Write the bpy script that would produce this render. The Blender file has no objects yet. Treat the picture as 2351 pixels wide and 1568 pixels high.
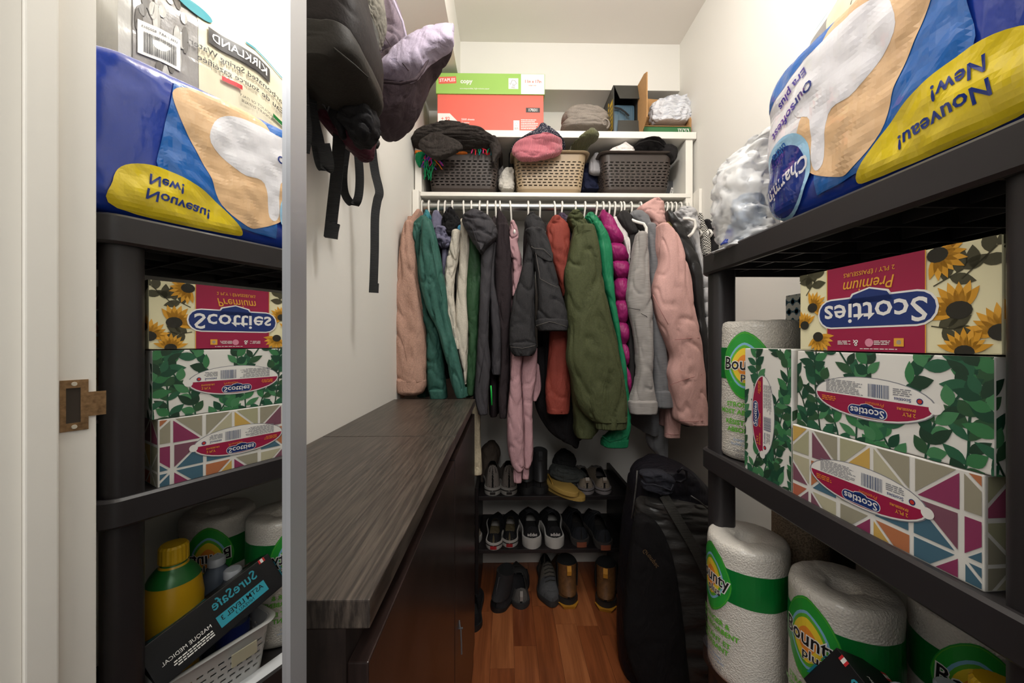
import bpy, bmesh, math, random
from mathutils import Vector, Matrix, noise
PI = math.pi
random.seed(7)
scene = bpy.context.scene
COL = scene.collection

# ------------------------------------------------------------------ camera
F_PX, CX, CY, YAW, EYE = 872.0, 1175.5, 784.0, 0.0172, 1.10
cam_d = bpy.data.cameras.new('camera'); cam = bpy.data.objects.new('camera', cam_d); COL.objects.link(cam)
cam_d.sensor_width = 36.0; cam_d.lens = 36.0 * F_PX / 2351.0; cam_d.clip_start = 0.01
cam.location = (0, 0, EYE); cam.rotation_euler = (PI / 2, 0, -YAW)
scene.camera = cam

# ------------------------------------------------------------------ light
vs = scene.view_settings
vs.view_transform = 'Standard'; vs.look = 'None'; vs.exposure = 0.2; vs.gamma = 1.0; vs.use_curve_mapping = False
world = bpy.data.worlds.new('world'); scene.world = world; world.use_nodes = True
world.node_tree.nodes['Background'].inputs[0].default_value = (1.0, 0.98, 0.96, 1)
world.node_tree.nodes['Background'].inputs[1].default_value = 0.28
def area(name, loc, rot, size, power, col=(1, .93, .84), shape='DISK'):
    l = bpy.data.lights.new(name, 'AREA'); l.energy = power; l.size = size; l.color = col; l.shape = shape
    o = bpy.data.objects.new(name, l); COL.objects.link(o); o.location = loc; o.rotation_euler = rot
    return o
def bulb(name, loc, power, radius, col):
    l = bpy.data.lights.new(name, 'POINT'); l.energy = power; l.shadow_soft_size = radius; l.color = col
    o = bpy.data.objects.new(name, l); COL.objects.link(o); o.location = loc
    return o
bulb('closet_ceiling_light', (0.22, 0.64, 2.20), 17.5, .085, (1, .985, .965))
area('room_fill_light', (0.05, -1.1, 2.25), (math.radians(42), 0, 0), 1.1, 24.0, (1, .98, .955))  # added soft fill behind the camera, aimed in through the doorway

# ------------------------------------------------------------------ helpers
def lin(c):
    c = c / 255.0
    return c / 12.92 if c <= 0.04045 else ((c + 0.055) / 1.055) ** 2.4
def rgb(h):
    h = h.lstrip('#'); return tuple(lin(int(h[i:i + 2], 16)) for i in (0, 2, 4)) + (1,)
_M = {}
def mat(name, col, rough=0.6, metal=0.0, spec=0.5, coat=0.0, trans=0.0, emit=0.0, sheen=0.0, ior=1.45, alpha=1.0):
    if name in _M: return _M[name]
    m = bpy.data.materials.new(name); m.use_nodes = True; b = m.node_tree.nodes['Principled BSDF']
    c = rgb(col) if isinstance(col, str) else col
    b.inputs['Base Color'].default_value = c; b.inputs['Roughness'].default_value = rough; b.inputs['Metallic'].default_value = metal
    b.inputs['Specular IOR Level'].default_value = spec; b.inputs['Coat Weight'].default_value = coat
    b.inputs['Transmission Weight'].default_value = trans; b.inputs['IOR'].default_value = ior; b.inputs['Alpha'].default_value = alpha
    b.inputs['Sheen Weight'].default_value = sheen
    if emit: b.inputs['Emission Color'].default_value = c; b.inputs['Emission Strength'].default_value = emit
    _M[name] = m; return m
def nodes(m): return m.node_tree.nodes, m.node_tree.links, m.node_tree.nodes['Principled BSDF']
def bumpy(m, scale=(40, 40, 40), strength=0.3, dist=0.002, detail=4, kind='noise', tint=0.0):
    """procedural relief (and a slight tone variation) on a material"""
    if m.get('bumped'): return m
    m['bumped'] = 1
    n, l, b = nodes(m)
    tc = n.new('ShaderNodeTexCoord'); mp = n.new('ShaderNodeMapping'); mp.inputs['Scale'].default_value = scale
    l.new(tc.outputs['Object'], mp.inputs['Vector'])
    if kind == 'noise':
        t = n.new('ShaderNodeTexNoise'); t.inputs['Scale'].default_value = 1.0; t.inputs['Detail'].default_value = detail; out = t.outputs['Fac']
    elif kind == 'voronoi':
        t = n.new('ShaderNodeTexVoronoi'); t.inputs['Scale'].default_value = 1.0; out = t.outputs['Distance']
    else:
        t = n.new('ShaderNodeTexWave'); t.inputs['Scale'].default_value = 1.0; t.inputs['Distortion'].default_value = 1.5; out = t.outputs['Fac']
        t.bands_direction = kind
    l.new(mp.outputs[0], t.inputs['Vector'])
    bp = n.new('ShaderNodeBump'); bp.inputs['Strength'].default_value = strength; bp.inputs['Distance'].default_value = dist
    l.new(out, bp.inputs['Height']); l.new(bp.outputs[0], b.inputs['Normal'])
    if tint:
        c = b.inputs['Base Color'].default_value[:]
        r = n.new('ShaderNodeValToRGB')
        r.color_ramp.elements[0].position = .3; r.color_ramp.elements[1].position = .7
        r.color_ramp.elements[0].color = [x * (1 - tint) for x in c[:3]] + [1]
        r.color_ramp.elements[1].color = [min(1, x * (1 + tint)) for x in c[:3]] + [1]
        l.new(out, r.inputs[0]); l.new(r.outputs[0], b.inputs['Base Color'])
    return m
def cloth_mat(name, col, rough=0.85, fine=500, tint=.12, strength=.35, sheen=.15, kind='noise', scale=None, wrinkle=.55):
    if name in _M: return _M[name]
    m = mat(name, col, rough, spec=.2, sheen=0)
    bumpy(m, scale or (fine, fine, fine), strength, .0012, 3, kind, tint)
    n, l, b = nodes(m); bp = [x for x in n if x.type == 'BUMP'][0]      # soft creases of worn cloth
    tc = n.new('ShaderNodeTexCoord'); mp = n.new('ShaderNodeMapping'); mp.inputs['Scale'].default_value = (17, 17, 7); mp.inputs['Rotation'].default_value = (.3, .5, .2)
    t = n.new('ShaderNodeTexNoise'); t.inputs['Scale'].default_value = 1; t.inputs['Detail'].default_value = 3; t.inputs['Distortion'].default_value = 1.2
    b2 = n.new('ShaderNodeBump'); b2.inputs['Strength'].default_value = wrinkle; b2.inputs['Distance'].default_value = .02
    l.new(tc.outputs['Object'], mp.inputs['Vector']); l.new(mp.outputs[0], t.inputs['Vector']); l.new(t.outputs['Fac'], b2.inputs['Height']); l.new(b2.outputs[0], bp.inputs['Normal'])
    return m
def W(px, py, d):
    """the point of the closet at depth y = d that stands at photo pixel (px, py)"""
    u = (px - CX) / F_PX; v = -(py - CY) / F_PX
    x = u * math.cos(YAW) + math.sin(YAW); y = -u * math.sin(YAW) + math.cos(YAW)
    s = d / y
    return Vector((x * s, d, EYE + v * s))

class MB:
    """collects geometry in world metres; build() links it as one mesh object"""
    def __init__(s): s.v = []; s.f = []; s.m = []
    def add(s, vs, fs, mi=0):
        o = len(s.v); s.v += [tuple(x) for x in vs]; s.f += [tuple(i + o for i in f) for f in fs]; s.m += [mi] * len(fs); return s
    def box(s, a, b, mi=0, bev=0.0):
        x0, y0, z0 = a; x1, y1, z1 = b
        x0, x1 = sorted((x0, x1)); y0, y1 = sorted((y0, y1)); z0, z1 = sorted((z0, z1))
        bev = min(bev, .49 * min(x1 - x0, y1 - y0, z1 - z0))
        if bev <= 0:
            return s.add([(x0, y0, z0), (x1, y0, z0), (x1, y1, z0), (x0, y1, z0), (x0, y0, z1), (x1, y0, z1), (x1, y1, z1), (x0, y1, z1)],
                         [(0, 3, 2, 1), (4, 5, 6, 7), (0, 1, 5, 4), (1, 2, 6, 5), (2, 3, 7, 6), (3, 0, 4, 7)], mi)
        bm = bmesh.new(); bmesh.ops.create_cube(bm, size=1)
        for v in bm.verts:
            v.co = ((x0 + x1) / 2 + v.co.x * (x1 - x0), (y0 + y1) / 2 + v.co.y * (y1 - y0), (z0 + z1) / 2 + v.co.z * (z1 - z0))
        bmesh.ops.bevel(bm, geom=bm.edges[:], offset=bev, segments=2, affect='EDGES', profile=.6)
        return s.bm(bm, mi)
    def bm(s, bm, mi=0):
        bm.verts.index_update(); s.add([v.co[:] for v in bm.verts], [[v.index for v in f.verts] for f in bm.faces], mi); bm.free(); return s
    def loft(s, rings, mi=0, cap0=True, cap1=True, closed=True):
        n = len(rings[0]); vs = [p for r in rings for p in r]; fs = []
        for i in range(len(rings) - 1):
            for j in range(n if closed else n - 1):
                k = (j + 1) % n; fs.append((i * n + j, i * n + k, (i + 1) * n + k, (i + 1) * n + j))
        if cap0: fs.append(tuple(range(n - 1, -1, -1)))
        if cap1: fs.append(tuple((len(rings) - 1) * n + j for j in range(n)))
        return s.add(vs, fs, mi)
    def tube(s, pts, r, mi=0, n=8, flat=1.0, up=None):
        """round (or, with flat < 1, ribbon-like) bar along a path; r may be a list"""
        pts = [Vector(p) for p in pts]; rings = []; prev = None
        for i, p in enumerate(pts):
            t = (pts[min(i + 1, len(pts) - 1)] - pts[max(i - 1, 0)]).normalized()
            ref = Vector(up) if up is not None else (prev if prev is not None else (Vector((0, 0, 1)) if abs(t.z) < .9 else Vector((1, 0, 0))))
            a = t.cross(ref)
            if a.length < 1e-6: a = t.cross(Vector((1, .3, 0)))
            a.normalize(); b = a.cross(t).normalized(); prev = b
            rr = r[i] if isinstance(r, (list, tuple)) else r
            rings.append([p + a * rr * math.cos(2 * PI * k / n) + b * rr * flat * math.sin(2 * PI * k / n) for k in range(n)])
        return s.loft(rings, mi)
    def ribbon(s, pts, w, t, wide, mi=0):
        """flat webbing: rectangular section, w wide along the direction `wide`"""
        pts = [Vector(p) for p in pts]; rings = []
        wd = [Vector(wide(i / (len(pts) - 1)) if callable(wide) else wide) for i in range(len(pts))]
        for i, p in enumerate(pts):
            tg = (pts[min(i + 1, len(pts) - 1)] - pts[max(i - 1, 0)]).normalized()
            a = wd[i] - tg * wd[i].dot(tg); a.normalize(); b = a.cross(tg).normalized()
            rings.append([p + a * w / 2 + b * t / 2, p - a * w / 2 + b * t / 2, p - a * w / 2 - b * t / 2, p + a * w / 2 - b * t / 2])
        return s.loft(rings, mi)
    def cyl(s, c, r, h, mi=0, n=24, r2=None, axis='z', bev=0):
        r2 = r if r2 is None else r2; c = Vector(c)
        prof = [(0, r), (h, r2)] if not bev else [(0, r - bev), (bev, r), (h - bev, r2), (h, r2 - bev)]
        return s.lathe(c, prof, mi, n, axis)
    def lathe(s, c, prof, mi=0, n=24, axis='z', cap=True):
        rings = []
        for z, r in prof:
            ring = []
            for k in range(n):
                a = 2 * PI * k / n; x, y = r * math.cos(a), r * math.sin(a)
                ring.append(Vector(c) + (Vector((x, y, z)) if axis == 'z' else Vector((z, x, y)) if axis == 'x' else Vector((y, z, x))))
            rings.append(ring)
        return s.loft(rings, mi, cap, cap)
    def grid(s, fn, nu, nv, mi=0, skip=None):
        vs = [fn(i / nu, j / nv) for j in range(nv + 1) for i in range(nu + 1)]; fs = []
        for j in range(nv):
            for i in range(nu):
                if skip and skip(i, j): continue
                a = j * (nu + 1) + i; fs.append((a, a + 1, a + nu + 2, a + nu + 1))
        return s.add(vs, fs, mi)
    def xform(s, M):
        s.v = [tuple(M @ Vector(p)) for p in s.v]; return s
    def build(s, name, mats, parent=None, smooth=False, solid=0.0, sub=0, local=False, autos=None):
        mats = mats if isinstance(mats, (list, tuple)) else [mats]
        if local: base = Vector((0, 0, 0))
        else:
            xs, ys, zs = zip(*s.v); base = Vector(((min(xs) + max(xs)) / 2, (min(ys) + max(ys)) / 2, min(zs)))
        me = bpy.data.meshes.new(name); me.from_pydata([tuple(Vector(p) - base) for p in s.v], [], s.f)
        for m in mats: me.materials.append(m)
        me.polygons.foreach_set('material_index', s.m)
        if smooth: me.polygons.foreach_set('use_smooth', [True] * len(me.polygons))
        if autos:
            bm = bmesh.new(); bm.from_mesh(me)
            for e in bm.edges:
                if len(e.link_faces) == 2 and e.calc_face_angle(0) > math.radians(autos): e.smooth = False
            bm.to_mesh(me); bm.free(); me.polygons.foreach_set('use_smooth', [True] * len(me.polygons))
        me.update()
        o = bpy.data.objects.new(name, me); COL.objects.link(o)
        if parent is not None and not local: o.location = base - world_loc(parent)
        else: o.location = base
        if parent is not None: o.parent = parent
        if solid: md = o.modifiers.new('thickness', 'SOLIDIFY'); md.thickness = solid; md.offset = 0
        if sub: md = o.modifiers.new('smooth', 'SUBSURF'); md.levels = sub; md.render_levels = sub
        return o
def world_loc(o):
    v = Vector(o.location)
    while o.parent is not None: o = o.parent; v = v + o.location
    return v
def tag(o, label=None, cat=None, group=None, kind=None):
    if label: o['label'] = label
    if cat: o['category'] = cat
    if group: o['group'] = group
    if kind: o['kind'] = kind
    return o
def thing(name, label, cat, loc=(0, 0, 0), group=None, rz=0.0):
    o = bpy.data.objects.new(name, None); COL.objects.link(o); o.location = loc; o.rotation_euler = (0, 0, rz)
    o.empty_display_size = .05
    return tag(o, label, cat, group)
def copy_tree(o, parent=None):
    c = o.copy(); COL.objects.link(c); c.parent = parent
    for ch in list(o.children): copy_tree(ch, c)
    return c
def struct(o): o['kind'] = 'structure'; return o

# flat print: polygons and lettering in a 2-D sheet (u right, v up), laid on a surface by a mapping
class Sheet:
    def __init__(s, place): s.place = place; s.mb = MB(); s.mats = []; s.lift = .0004; s.step = .00012
    def mi(s, m):
        if m not in s.mats: s.mats.append(m)
        return s.mats.index(m)
    def layer(s): s.lift += s.step
    def raw(s, pts, faces, m):
        s.mb.add([s.place(u, v, s.lift) for u, v in pts], faces, s.mi(m))
    def poly(s, pts, m, cut=None):
        if cut:      # fine triangles so that the print follows a curved surface
            bm = bmesh.new(); vs = [bm.verts.new((p[0], p[1], 0)) for p in pts]; f = bm.faces.new(vs)
            us = [p[0] for p in pts]; vv = [p[1] for p in pts]
            x = math.floor(min(us) / cut) * cut + cut
            while x < max(us):
                bmesh.ops.bisect_plane(bm, geom=bm.verts[:] + bm.edges[:] + bm.faces[:], plane_co=(x, 0, 0), plane_no=(1, 0, 0)); x += cut
            y = math.floor(min(vv) / cut) * cut + cut
            while y < max(vv):
                bmesh.ops.bisect_plane(bm, geom=bm.verts[:] + bm.edges[:] + bm.faces[:], plane_co=(0, y, 0), plane_no=(0, 1, 0)); y += cut
            bm.verts.index_update()
            s.raw([(v.co.x, v.co.y) for v in bm.verts], [[v.index for v in f.verts] for f in bm.faces], m); bm.free()
        else: s.raw(pts, [tuple(range(len(pts)))], m)
    def rect(s, u0, v0, u1, v1, m, cut=None): s.poly([(u0, v0), (u1, v0), (u1, v1), (u0, v1)], m, cut)
    def ell(s, u, v, a, b, m, n=28, rot=0.0, cut=None):
        c, si = math.cos(rot), math.sin(rot)
        s.poly([(u + a * math.cos(t) * c - b * math.sin(t) * si, v + a * math.cos(t) * si + b * math.sin(t) * c) for t in [2 * PI * k / n for k in range(n)]], m, cut)
    def leaf(s, u, v, ang, L, wd, m, n=6):
        c, si = math.cos(ang), math.sin(ang); pts = []
        for k in range(n + 1):
            t = k / n; pts.append((t * L, wd * math.sin(PI * t ** .85)))
        pts += [(x, -y) for x, y in pts[-2:0:-1]]
        s.poly([(u + x * c - y * si, v + x * si + y * c) for x, y in pts], m)
    def line(s, pts, w, m):
        L, R = [], []
        for i, p in enumerate(pts):
            a = pts[max(i - 1, 0)]; b = pts[min(i + 1, len(pts) - 1)]; dx, dy = b[0] - a[0], b[1] - a[1]; q = math.hypot(dx, dy) or 1
            L.append((p[0] - dy / q * w / 2, p[1] + dx / q * w / 2)); R.append((p[0] + dy / q * w / 2, p[1] - dx / q * w / 2))
        n = len(pts); s.raw(L + R, [(i, i + n, i + n + 1, i + 1) for i in range(n - 1)], m)
    def text(s, txt, u, v, size, m, rot=0.0, bold=0.0, width=None, shear=0.0, sx=1.0, align='CENTER', lift=0.0, mirror=False):
        vs, fs = glyphs(txt, size, bold, align, shear)
        if not vs: return
        if width:
            w = max(p[0] for p in vs) - min(p[0] for p in vs); sx = width / w
        c, si = math.cos(rot), math.sin(rot); pts = []
        for x, y in vs:
            x *= sx * (-1 if mirror else 1); pts.append((u + x * c - y * si, v + x * si + y * c))
        s.lift += lift; s.raw(pts, fs, m); s.lift -= lift
    def build(s, name, parent): return s.mb.build(name, s.mats, parent)
_G = {}
def glyphs(txt, size, bold=0.0, align='CENTER', shear=0.0):
    key = (txt, round(bold, 4), align, shear)
    if key not in _G:
        cu = bpy.data.curves.new('glyphs', 'FONT'); cu.body = txt; cu.size = 1.0; cu.align_x = align; cu.align_y = 'CENTER'
        cu.resolution_u = 2; cu.offset = bold; cu.shear = shear; cu.fill_mode = 'FRONT'
        ob = bpy.data.objects.new('glyphs', cu); COL.objects.link(ob)
        dg = bpy.context.evaluated_depsgraph_get(); me = bpy.data.meshes.new_from_object(ob.evaluated_get(dg))
        _G[key] = ([(v.co.x, v.co.y) for v in me.vertices], [tuple(p.vertices) for p in me.polygons])
        bpy.data.objects.remove(ob); bpy.data.curves.remove(cu); bpy.data.meshes.remove(me)
    v, f = _G[key]
    return [(x * size, y * size) for x, y in v], f
def flat_place(org, U, V, N):
    org, U, V, N = Vector(org), Vector(U), Vector(V), Vector(N)
    return lambda u, v, l: org + U * u + V * v + N * l

# lofted soft shapes
def crom(rows, t):
    """smooth interpolation through rows of numbers, t in 0..1"""
    n = len(rows) - 1; x = t * n; i = min(int(x), n - 1); f = x - i
    p = [rows[max(i - 1, 0)], rows[i], rows[i + 1], rows[min(i + 2, n)]]
    return [0.5 * (2 * b + (c - a) * f + (2 * a - 5 * b + 4 * c - d) * f * f + (3 * b - a - 3 * c + d) * f ** 3) for a, b, c, d in zip(*p)]
def fold(p, fx, fz, seed, ridge):
    q = Vector((p.x * fx + seed * 7.3, p.y * fx + seed * 3.1, p.z * fz + seed * 1.7))
    a = noise.noise(q)
    if ridge: a = 1 - 2.2 * abs(a)
    c = max(0.0, 1 - 5 * abs(noise.noise(Vector((q.x * 1.5 + 9, q.y * 1.5, q.z * 2.2 + q.x * .6)))))
    return a + .45 * noise.noise(q * 2.3) - 1.1 * c * c
def soft(mb, rows, d, t, amp=.006, fx=22, fz=4, seed=0, n=48, m=None, top='round', bottom='open', mi=0, sq=2.9, ridge=False, puff=None, rise=.012, deep=.03):
    """a soft hanging form: rows of (photo y, left x, right x[, depth]) give its outline; t is its half thickness"""
    R = [(r[0], r[1], r[2], r[3] if len(r) > 3 else d, r[4] if len(r) > 4 else t) for r in rows]
    m = m or max(18, 9 * (len(R) - 1)); rings = []
    for i in range(m + 1):
        py, a, b, dd, tt = crom(R, i / m); A, B = W(a, py, dd), W(b, py, dd); c = (A + B) / 2; h = max((B - A).length / 2, .001)
        ring = []; pf = 1 + (puff[1] * (abs(math.sin(PI * i / m * puff[0])) - .5) if puff else 0)
        for k in range(n):
            th = 2 * PI * k / n; cs, sn = math.cos(th), math.sin(th)
            ex = 2 / sq; x = h * math.copysign(abs(cs) ** ex, cs); y = tt * pf * math.copysign(abs(sn) ** ex, sn)
            p = c + Vector((x, y, 0)); nrm = Vector((cs, sn, 0))
            p += nrm * amp * fold(p, fx, fz, seed, ridge) * (0.35 + .85 * abs(sn))
            ring.append(p)
        rings.append(ring)
    def shrink(ring, k, dz):
        c = sum(ring, Vector()) / len(ring); return [c + (p - c) * k + Vector((0, 0, dz)) for p in ring]
    if top == 'round': rings = [shrink(rings[0], .05, rise), shrink(rings[0], .55, rise * .85), shrink(rings[0], .86, rise * .45)] + rings
    if bottom == 'round': rings += [shrink(rings[-1], .86, -rise * .45), shrink(rings[-1], .55, -rise * .85), shrink(rings[-1], .05, -rise)]
    elif bottom == 'open': rings += [shrink(rings[-1], .97, -.003), shrink(rings[-1], .90, .0), shrink(rings[-1], .82, deep), shrink(rings[-1], .3, deep)]
    mb.loft(rings, mi, top != 'none', bottom != 'none')
    return mb
def softobj(name, mats, parent, rows, d, t, **k):
    return soft(MB(), rows, d, t, **k).build(name, mats, parent, smooth=True)
def stitch(name, pts, r, m, parent):
    """a seam or piping along photo points (x, y, depth)"""
    return MB().tube([W(*p) for p in pts], r, n=5).build(name, m, parent, smooth=True)

# ------------------------------------------------------------------ room shell
XL, XR, YB, YF, ZC = -0.38, 0.80, 1.90, 0.283, 2.463
wall_m = bumpy(mat('painted_wall', '#E6E3DC', .62, spec=.35), (90, 90, 90), .12, .001, 5)
ceil_m = bumpy(mat('painted_ceiling', '#EAE4DC', .8), (60, 60, 60), .1, .001)
trim_m = bumpy(mat('trim_paint', '#E6E1D8', .38), (120, 120, 120), .15, .0008)
white_m = bumpy(mat('shelf_paint', '#E8E4DB', .42), (70, 70, 70), .08, .0008)

def slab(name, a, b, m): return struct(MB().box(a, b).build(name, m))
slab('wall_left', (XL - .1, YF, 0), (XL, YB + .1, ZC), wall_m)
slab('wall_right', (XR, YF, 0), (XR + .1, YB + .1, ZC), wall_m)
slab('wall_back', (XL - .1, YB, 0), (XR + .1, YB + .1, ZC), wall_m)
slab('ceiling', (XL - .1, .165, ZC), (XR + .1, YB + .1, ZC + .08), ceil_m)
slab('wall_soffit_left', (XL, YF, 2.25), (-.205, YB, ZC), wall_m)
slab('wall_soffit_back', (-.205, 1.73, 2.25), (XR, YB, ZC), wall_m)
struct(MB().box((.435, .165, 0), (1.5, YF, ZC)).box((-1.3, .165, 0), (-.20, YF, ZC)).box((-.20, .165, 2.06), (.435, YF, ZC)).build('wall_front', wall_m))
# door frame of the closet: rabbet, stop and casing on the strike side, with the strike plate
door = struct(bpy.data.objects.new('door_1', None)); COL.objects.link(door); door.location = (.435, .22, 0)
MB().box((.423, .2466, 0), (.435, .2836, 2.06), bev=.001).build('jamb', trim_m, door)
MB().box((.412, .2180, 0), (.435, .2466, 2.06), bev=.002).build('door_stop', trim_m, door)
MB().box((.424, .165, 0), (.435, .2180, 2.06), bev=.001).build('jamb', trim_m, door)
MB().box((.44, .145, 0), (.51, .165, 2.12), bev=.004).build('casing', trim_m, door)
MB().box((-.20, .165, 0), (-.19, .2836, 2.06), bev=.001).build('jamb', trim_m, door)
plate_m = bumpy(mat('worn_brass', '#9A7A58', .38, .75), (160, 160, 160), .3, .0008, 5, tint=.35)
paintm = mat('chipped_paint', '#D9D2C4', .5)
zc = 1.012
sp = MB()
for a, b in (((.2490, zc - .035), (.2755, zc - .024)), ((.2490, zc + .024), (.2755, zc + .035)), ((.2490, zc - .024), (.2545, zc + .024)), ((.2680, zc - .024), (.2755, zc + .024)), ((.2755, zc - .017), (.2930, zc + .017))):
    sp.box((.4212, a[0], a[1]), (.4228, b[0], b[1]))
sp = sp.build('strike_plate', plate_m, door); sp['label'] = 'worn brass strike plate'
MB().box((.4224, .2545, zc - .024), (.4229, .2680, zc + .024)).build('latch_hole_shade', mat('painted_hole_shade', '#3A3128', .8), sp)  # dark plate on the solid jamb; the hole's shade is painted into its colour
for z in (zc + .0295, zc - .0295):
    MB().lathe((.4198, .262, z), [(0, .0026), (.0014, .0030)], 0, 12, 'x').build('screw', mat('painted_screw', '#C9C0AE', .5, .3), sp)

# floor: reddish three-strip boards, each strip its own piece
floor = slab('floor', (-1.3, -1.0, -.05), (1.5, YB + .1, -.004), mat('floor_base', '#4A2A18', .7))
def wood_floor(i, c1, c2):
    m = mat('floor_wood_%d' % i, c1, .32, spec=.5, coat=.12); n, l, b = nodes(m)
    tc = n.new('ShaderNodeTexCoord'); mp = n.new('ShaderNodeMapping'); mp.inputs['Scale'].default_value = (55, 3.5, 20)
    l.new(tc.outputs['Object'], mp.inputs['Vector']); t = n.new('ShaderNodeTexNoise'); t.inputs['Scale'].default_value = 1; t.inputs['Detail'].default_value = 7
    t.inputs['Distortion'].default_value = .8; l.new(mp.outputs[0], t.inputs['Vector']); r = n.new('ShaderNodeValToRGB')
    r.color_ramp.elements[0].position = .32; r.color_ramp.elements[1].position = .68; r.color_ramp.elements[0].color = rgb(c2); r.color_ramp.elements[1].color = rgb(c1)
    l.new(t.outputs['Fac'], r.inputs[0]); l.new(r.outputs[0], b.inputs['Base Color']); return m
fw = [wood_floor(0, '#985833', '#744024'), wood_floor(1, '#84492A', '#64321C'), wood_floor(2, '#A4643C', '#844C2B'), wood_floor(3, '#8E4F2C', '#6C3A20')]
rf = random.Random(3); xw = .082; nx = int((XR - XL) / xw) + 1
pm = {}
for i in range(nx):
    x0 = XL + i * xw; x1 = min(x0 + xw, XR); y = YF - rf.uniform(0, .3)
    while y < YB:
        y1 = min(y + rf.choice((.36, .46, .30)), YB); y0 = max(y, YF)
        if y1 > y0 + .02 and x1 - x0 > .01:
            p = MB().box((x0 + .0004, y0 + .0004, -.004), (x1 - .0004, y1 - .0004, 0)).build('plank', fw[rf.randrange(4)], floor)
        y = y1
for nm, a, b in (('baseboard_left', (XL, YF, 0), (XL + .012, YB, .09)), ('baseboard_right', (XR - .012, YF, 0), (XR, YB, .09)), ('baseboard_back', (XL + .012, YB - .012, 0), (XR - .012, YB, .09))):
    struct(MB().box(a, b, bev=.003).build(nm, trim_m))
# ceiling lamp of the closet, above the picture
lamp = thing('ceiling_lamp', 'round white flush ceiling lamp of the closet', 'lamp', (.22, .62, 2.40))
MB().cyl((.22, .62, 2.44), .15, .023, n=32).build('lamp_base', mat('lamp_base', '#DDD8CC', .5), lamp, autos=40)
MB().lathe((.22, .62, 2.405), [(0, .05), (.008, .11), (.022, .138), (.035, .142)], n=32).build('lamp_shade', mat('lamp_shade', '#FFF3DF', .4, emit=2.0), lamp, smooth=True)

# ------------------------------------------------------------------ built-in white shelf, rod, cleats
su = thing('closet_shelf', 'white painted built-in closet shelf with two boards above the clothes rod', 'shelf', (.2, 1.74, 1.66))
MB().box((-.352, 1.575, 1.702), (.775, YB, 1.719), bev=.002).build('shelf_board', white_m, su)
MB().box((-.375, 1.57, 1.945), (.797, YB, 1.974), bev=.003).build('shelf_board', white_m, su)
MB().box((-.375, 1.578, 1.719), (-.347, YB, 1.945), bev=.002).build('side_panel', white_m, su)
MB().box((.755, 1.578, 1.600), (.785, YB, 1.945), bev=.002).build('side_panel', white_m, su)
MB().box((-.378, 1.545, 1.600), (-.352, 1.88, 1.716), bev=.003).build('rod_cleat', white_m, su)
MB().box((.787, 1.53, 1.590), (.799, 1.88, 1.722), bev=.002).build('rod_cleat', white_m, su)
ROD_Y, ROD_Z, ROD_R = 1.592, 1.664, .0165
rod = MB().cyl((-.352, ROD_Y, ROD_Z), ROD_R, 1.107, n=24, axis='x').build('clothes_rod', bumpy(mat('brushed_steel', '#B9BBB8', .30, .95), (8, 300, 300), .05, .0005), smooth=False, autos=40)
tag(rod, 'brushed steel clothes rod spanning the closet below the white shelf', 'rod')

# ------------------------------------------------------------------ mirror leaning outside the doorway
mir = thing('floor_mirror', 'tall frameless-looking mirror with thin silver edge beside the doorway', 'mirror', (-.228, -.133, 0))
ME = Vector((-.131, .2293, 0)); md = Vector((.258, .966, 0)).normalized(); mn = Vector((.966, -.258, 0)).normalized()
def mbox(s0, s1, z0, z1, t0, t1):
    P = [ME + md * s + mn * t for s, t in ((s0, t0), (s1, t0), (s1, t1), (s0, t1))]
    return MB().loft([[p + Vector((0, 0, z0)) for p in P], [p + Vector((0, 0, z1)) for p in P]])
mbox(-.74, .0, .012, 2.03, -.005, 0).build('glass', mat('mirror_silver', (.93, .94, .93, 1), .0, 1.0), mir)
alu = mat('mirror_frame_aluminium', '#B9B9BC', .32, .7)
mbox(0, .0125, 0, 2.042, -.014, .003).build('frame', alu, mir); mbox(-.7525, -.74, 0, 2.042, -.014, .003).build('frame', alu, mir)
mbox(-.74, 0, 2.03, 2.042, -.014, .003).build('frame', alu, mir); mbox(-.74, 0, 0, .012, -.014, .003).build('frame', alu, mir)
mbox(-.74, 0, .012, 2.03, -.012, -.005).build('backing', mat('mirror_backing', '#4A4A4A', .8), mir)

# ------------------------------------------------------------------ two dark shoe cabinets along the wall
def dark_wood(name, c1, c2, scale, rough):
    m = mat(name, c1, rough, spec=.5); n, l, b = nodes(m)
    tc = n.new('ShaderNodeTexCoord'); mp = n.new('ShaderNodeMapping'); mp.inputs['Scale'].default_value = scale
    l.new(tc.outputs['Object'], mp.inputs['Vector']); t = n.new('ShaderNodeTexNoise'); t.inputs['Scale'].default_value = 1; t.inputs['Detail'].default_value = 6
    t.inputs['Roughness'].default_value = .65
    l.new(mp.outputs[0], t.inputs['Vector']); r = n.new('ShaderNodeValToRGB'); r.color_ramp.elements[0].position = .42; r.color_ramp.elements[1].position = .72
    r.color_ramp.elements[0].color = rgb(c1); r.color_ramp.elements[1].color = rgb(c2); l.new(t.outputs['Fac'], r.inputs[0]); l.new(r.outputs[0], b.inputs['Base Color'])
    bp = n.new('ShaderNodeBump'); bp.inputs['Strength'].default_value = .25; bp.inputs['Distance'].default_value = .001; l.new(t.outputs['Fac'], bp.inputs['Height']); l.new(bp.outputs[0], b.inputs['Normal'])
    return m
cab_top = dark_wood('black_brown_top', '#2C2622', '#5B5148', (260, 9, 40), .36)
cab_m = dark_wood('black_brown_front', '#1B1513', '#362B26', (40, 40, 6), .33)
cab_f = dark_wood('black_brown_door', '#1E1614', '#352723', (120, 9, 9), .28)
CZ, CXF = .904, -.103
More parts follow.
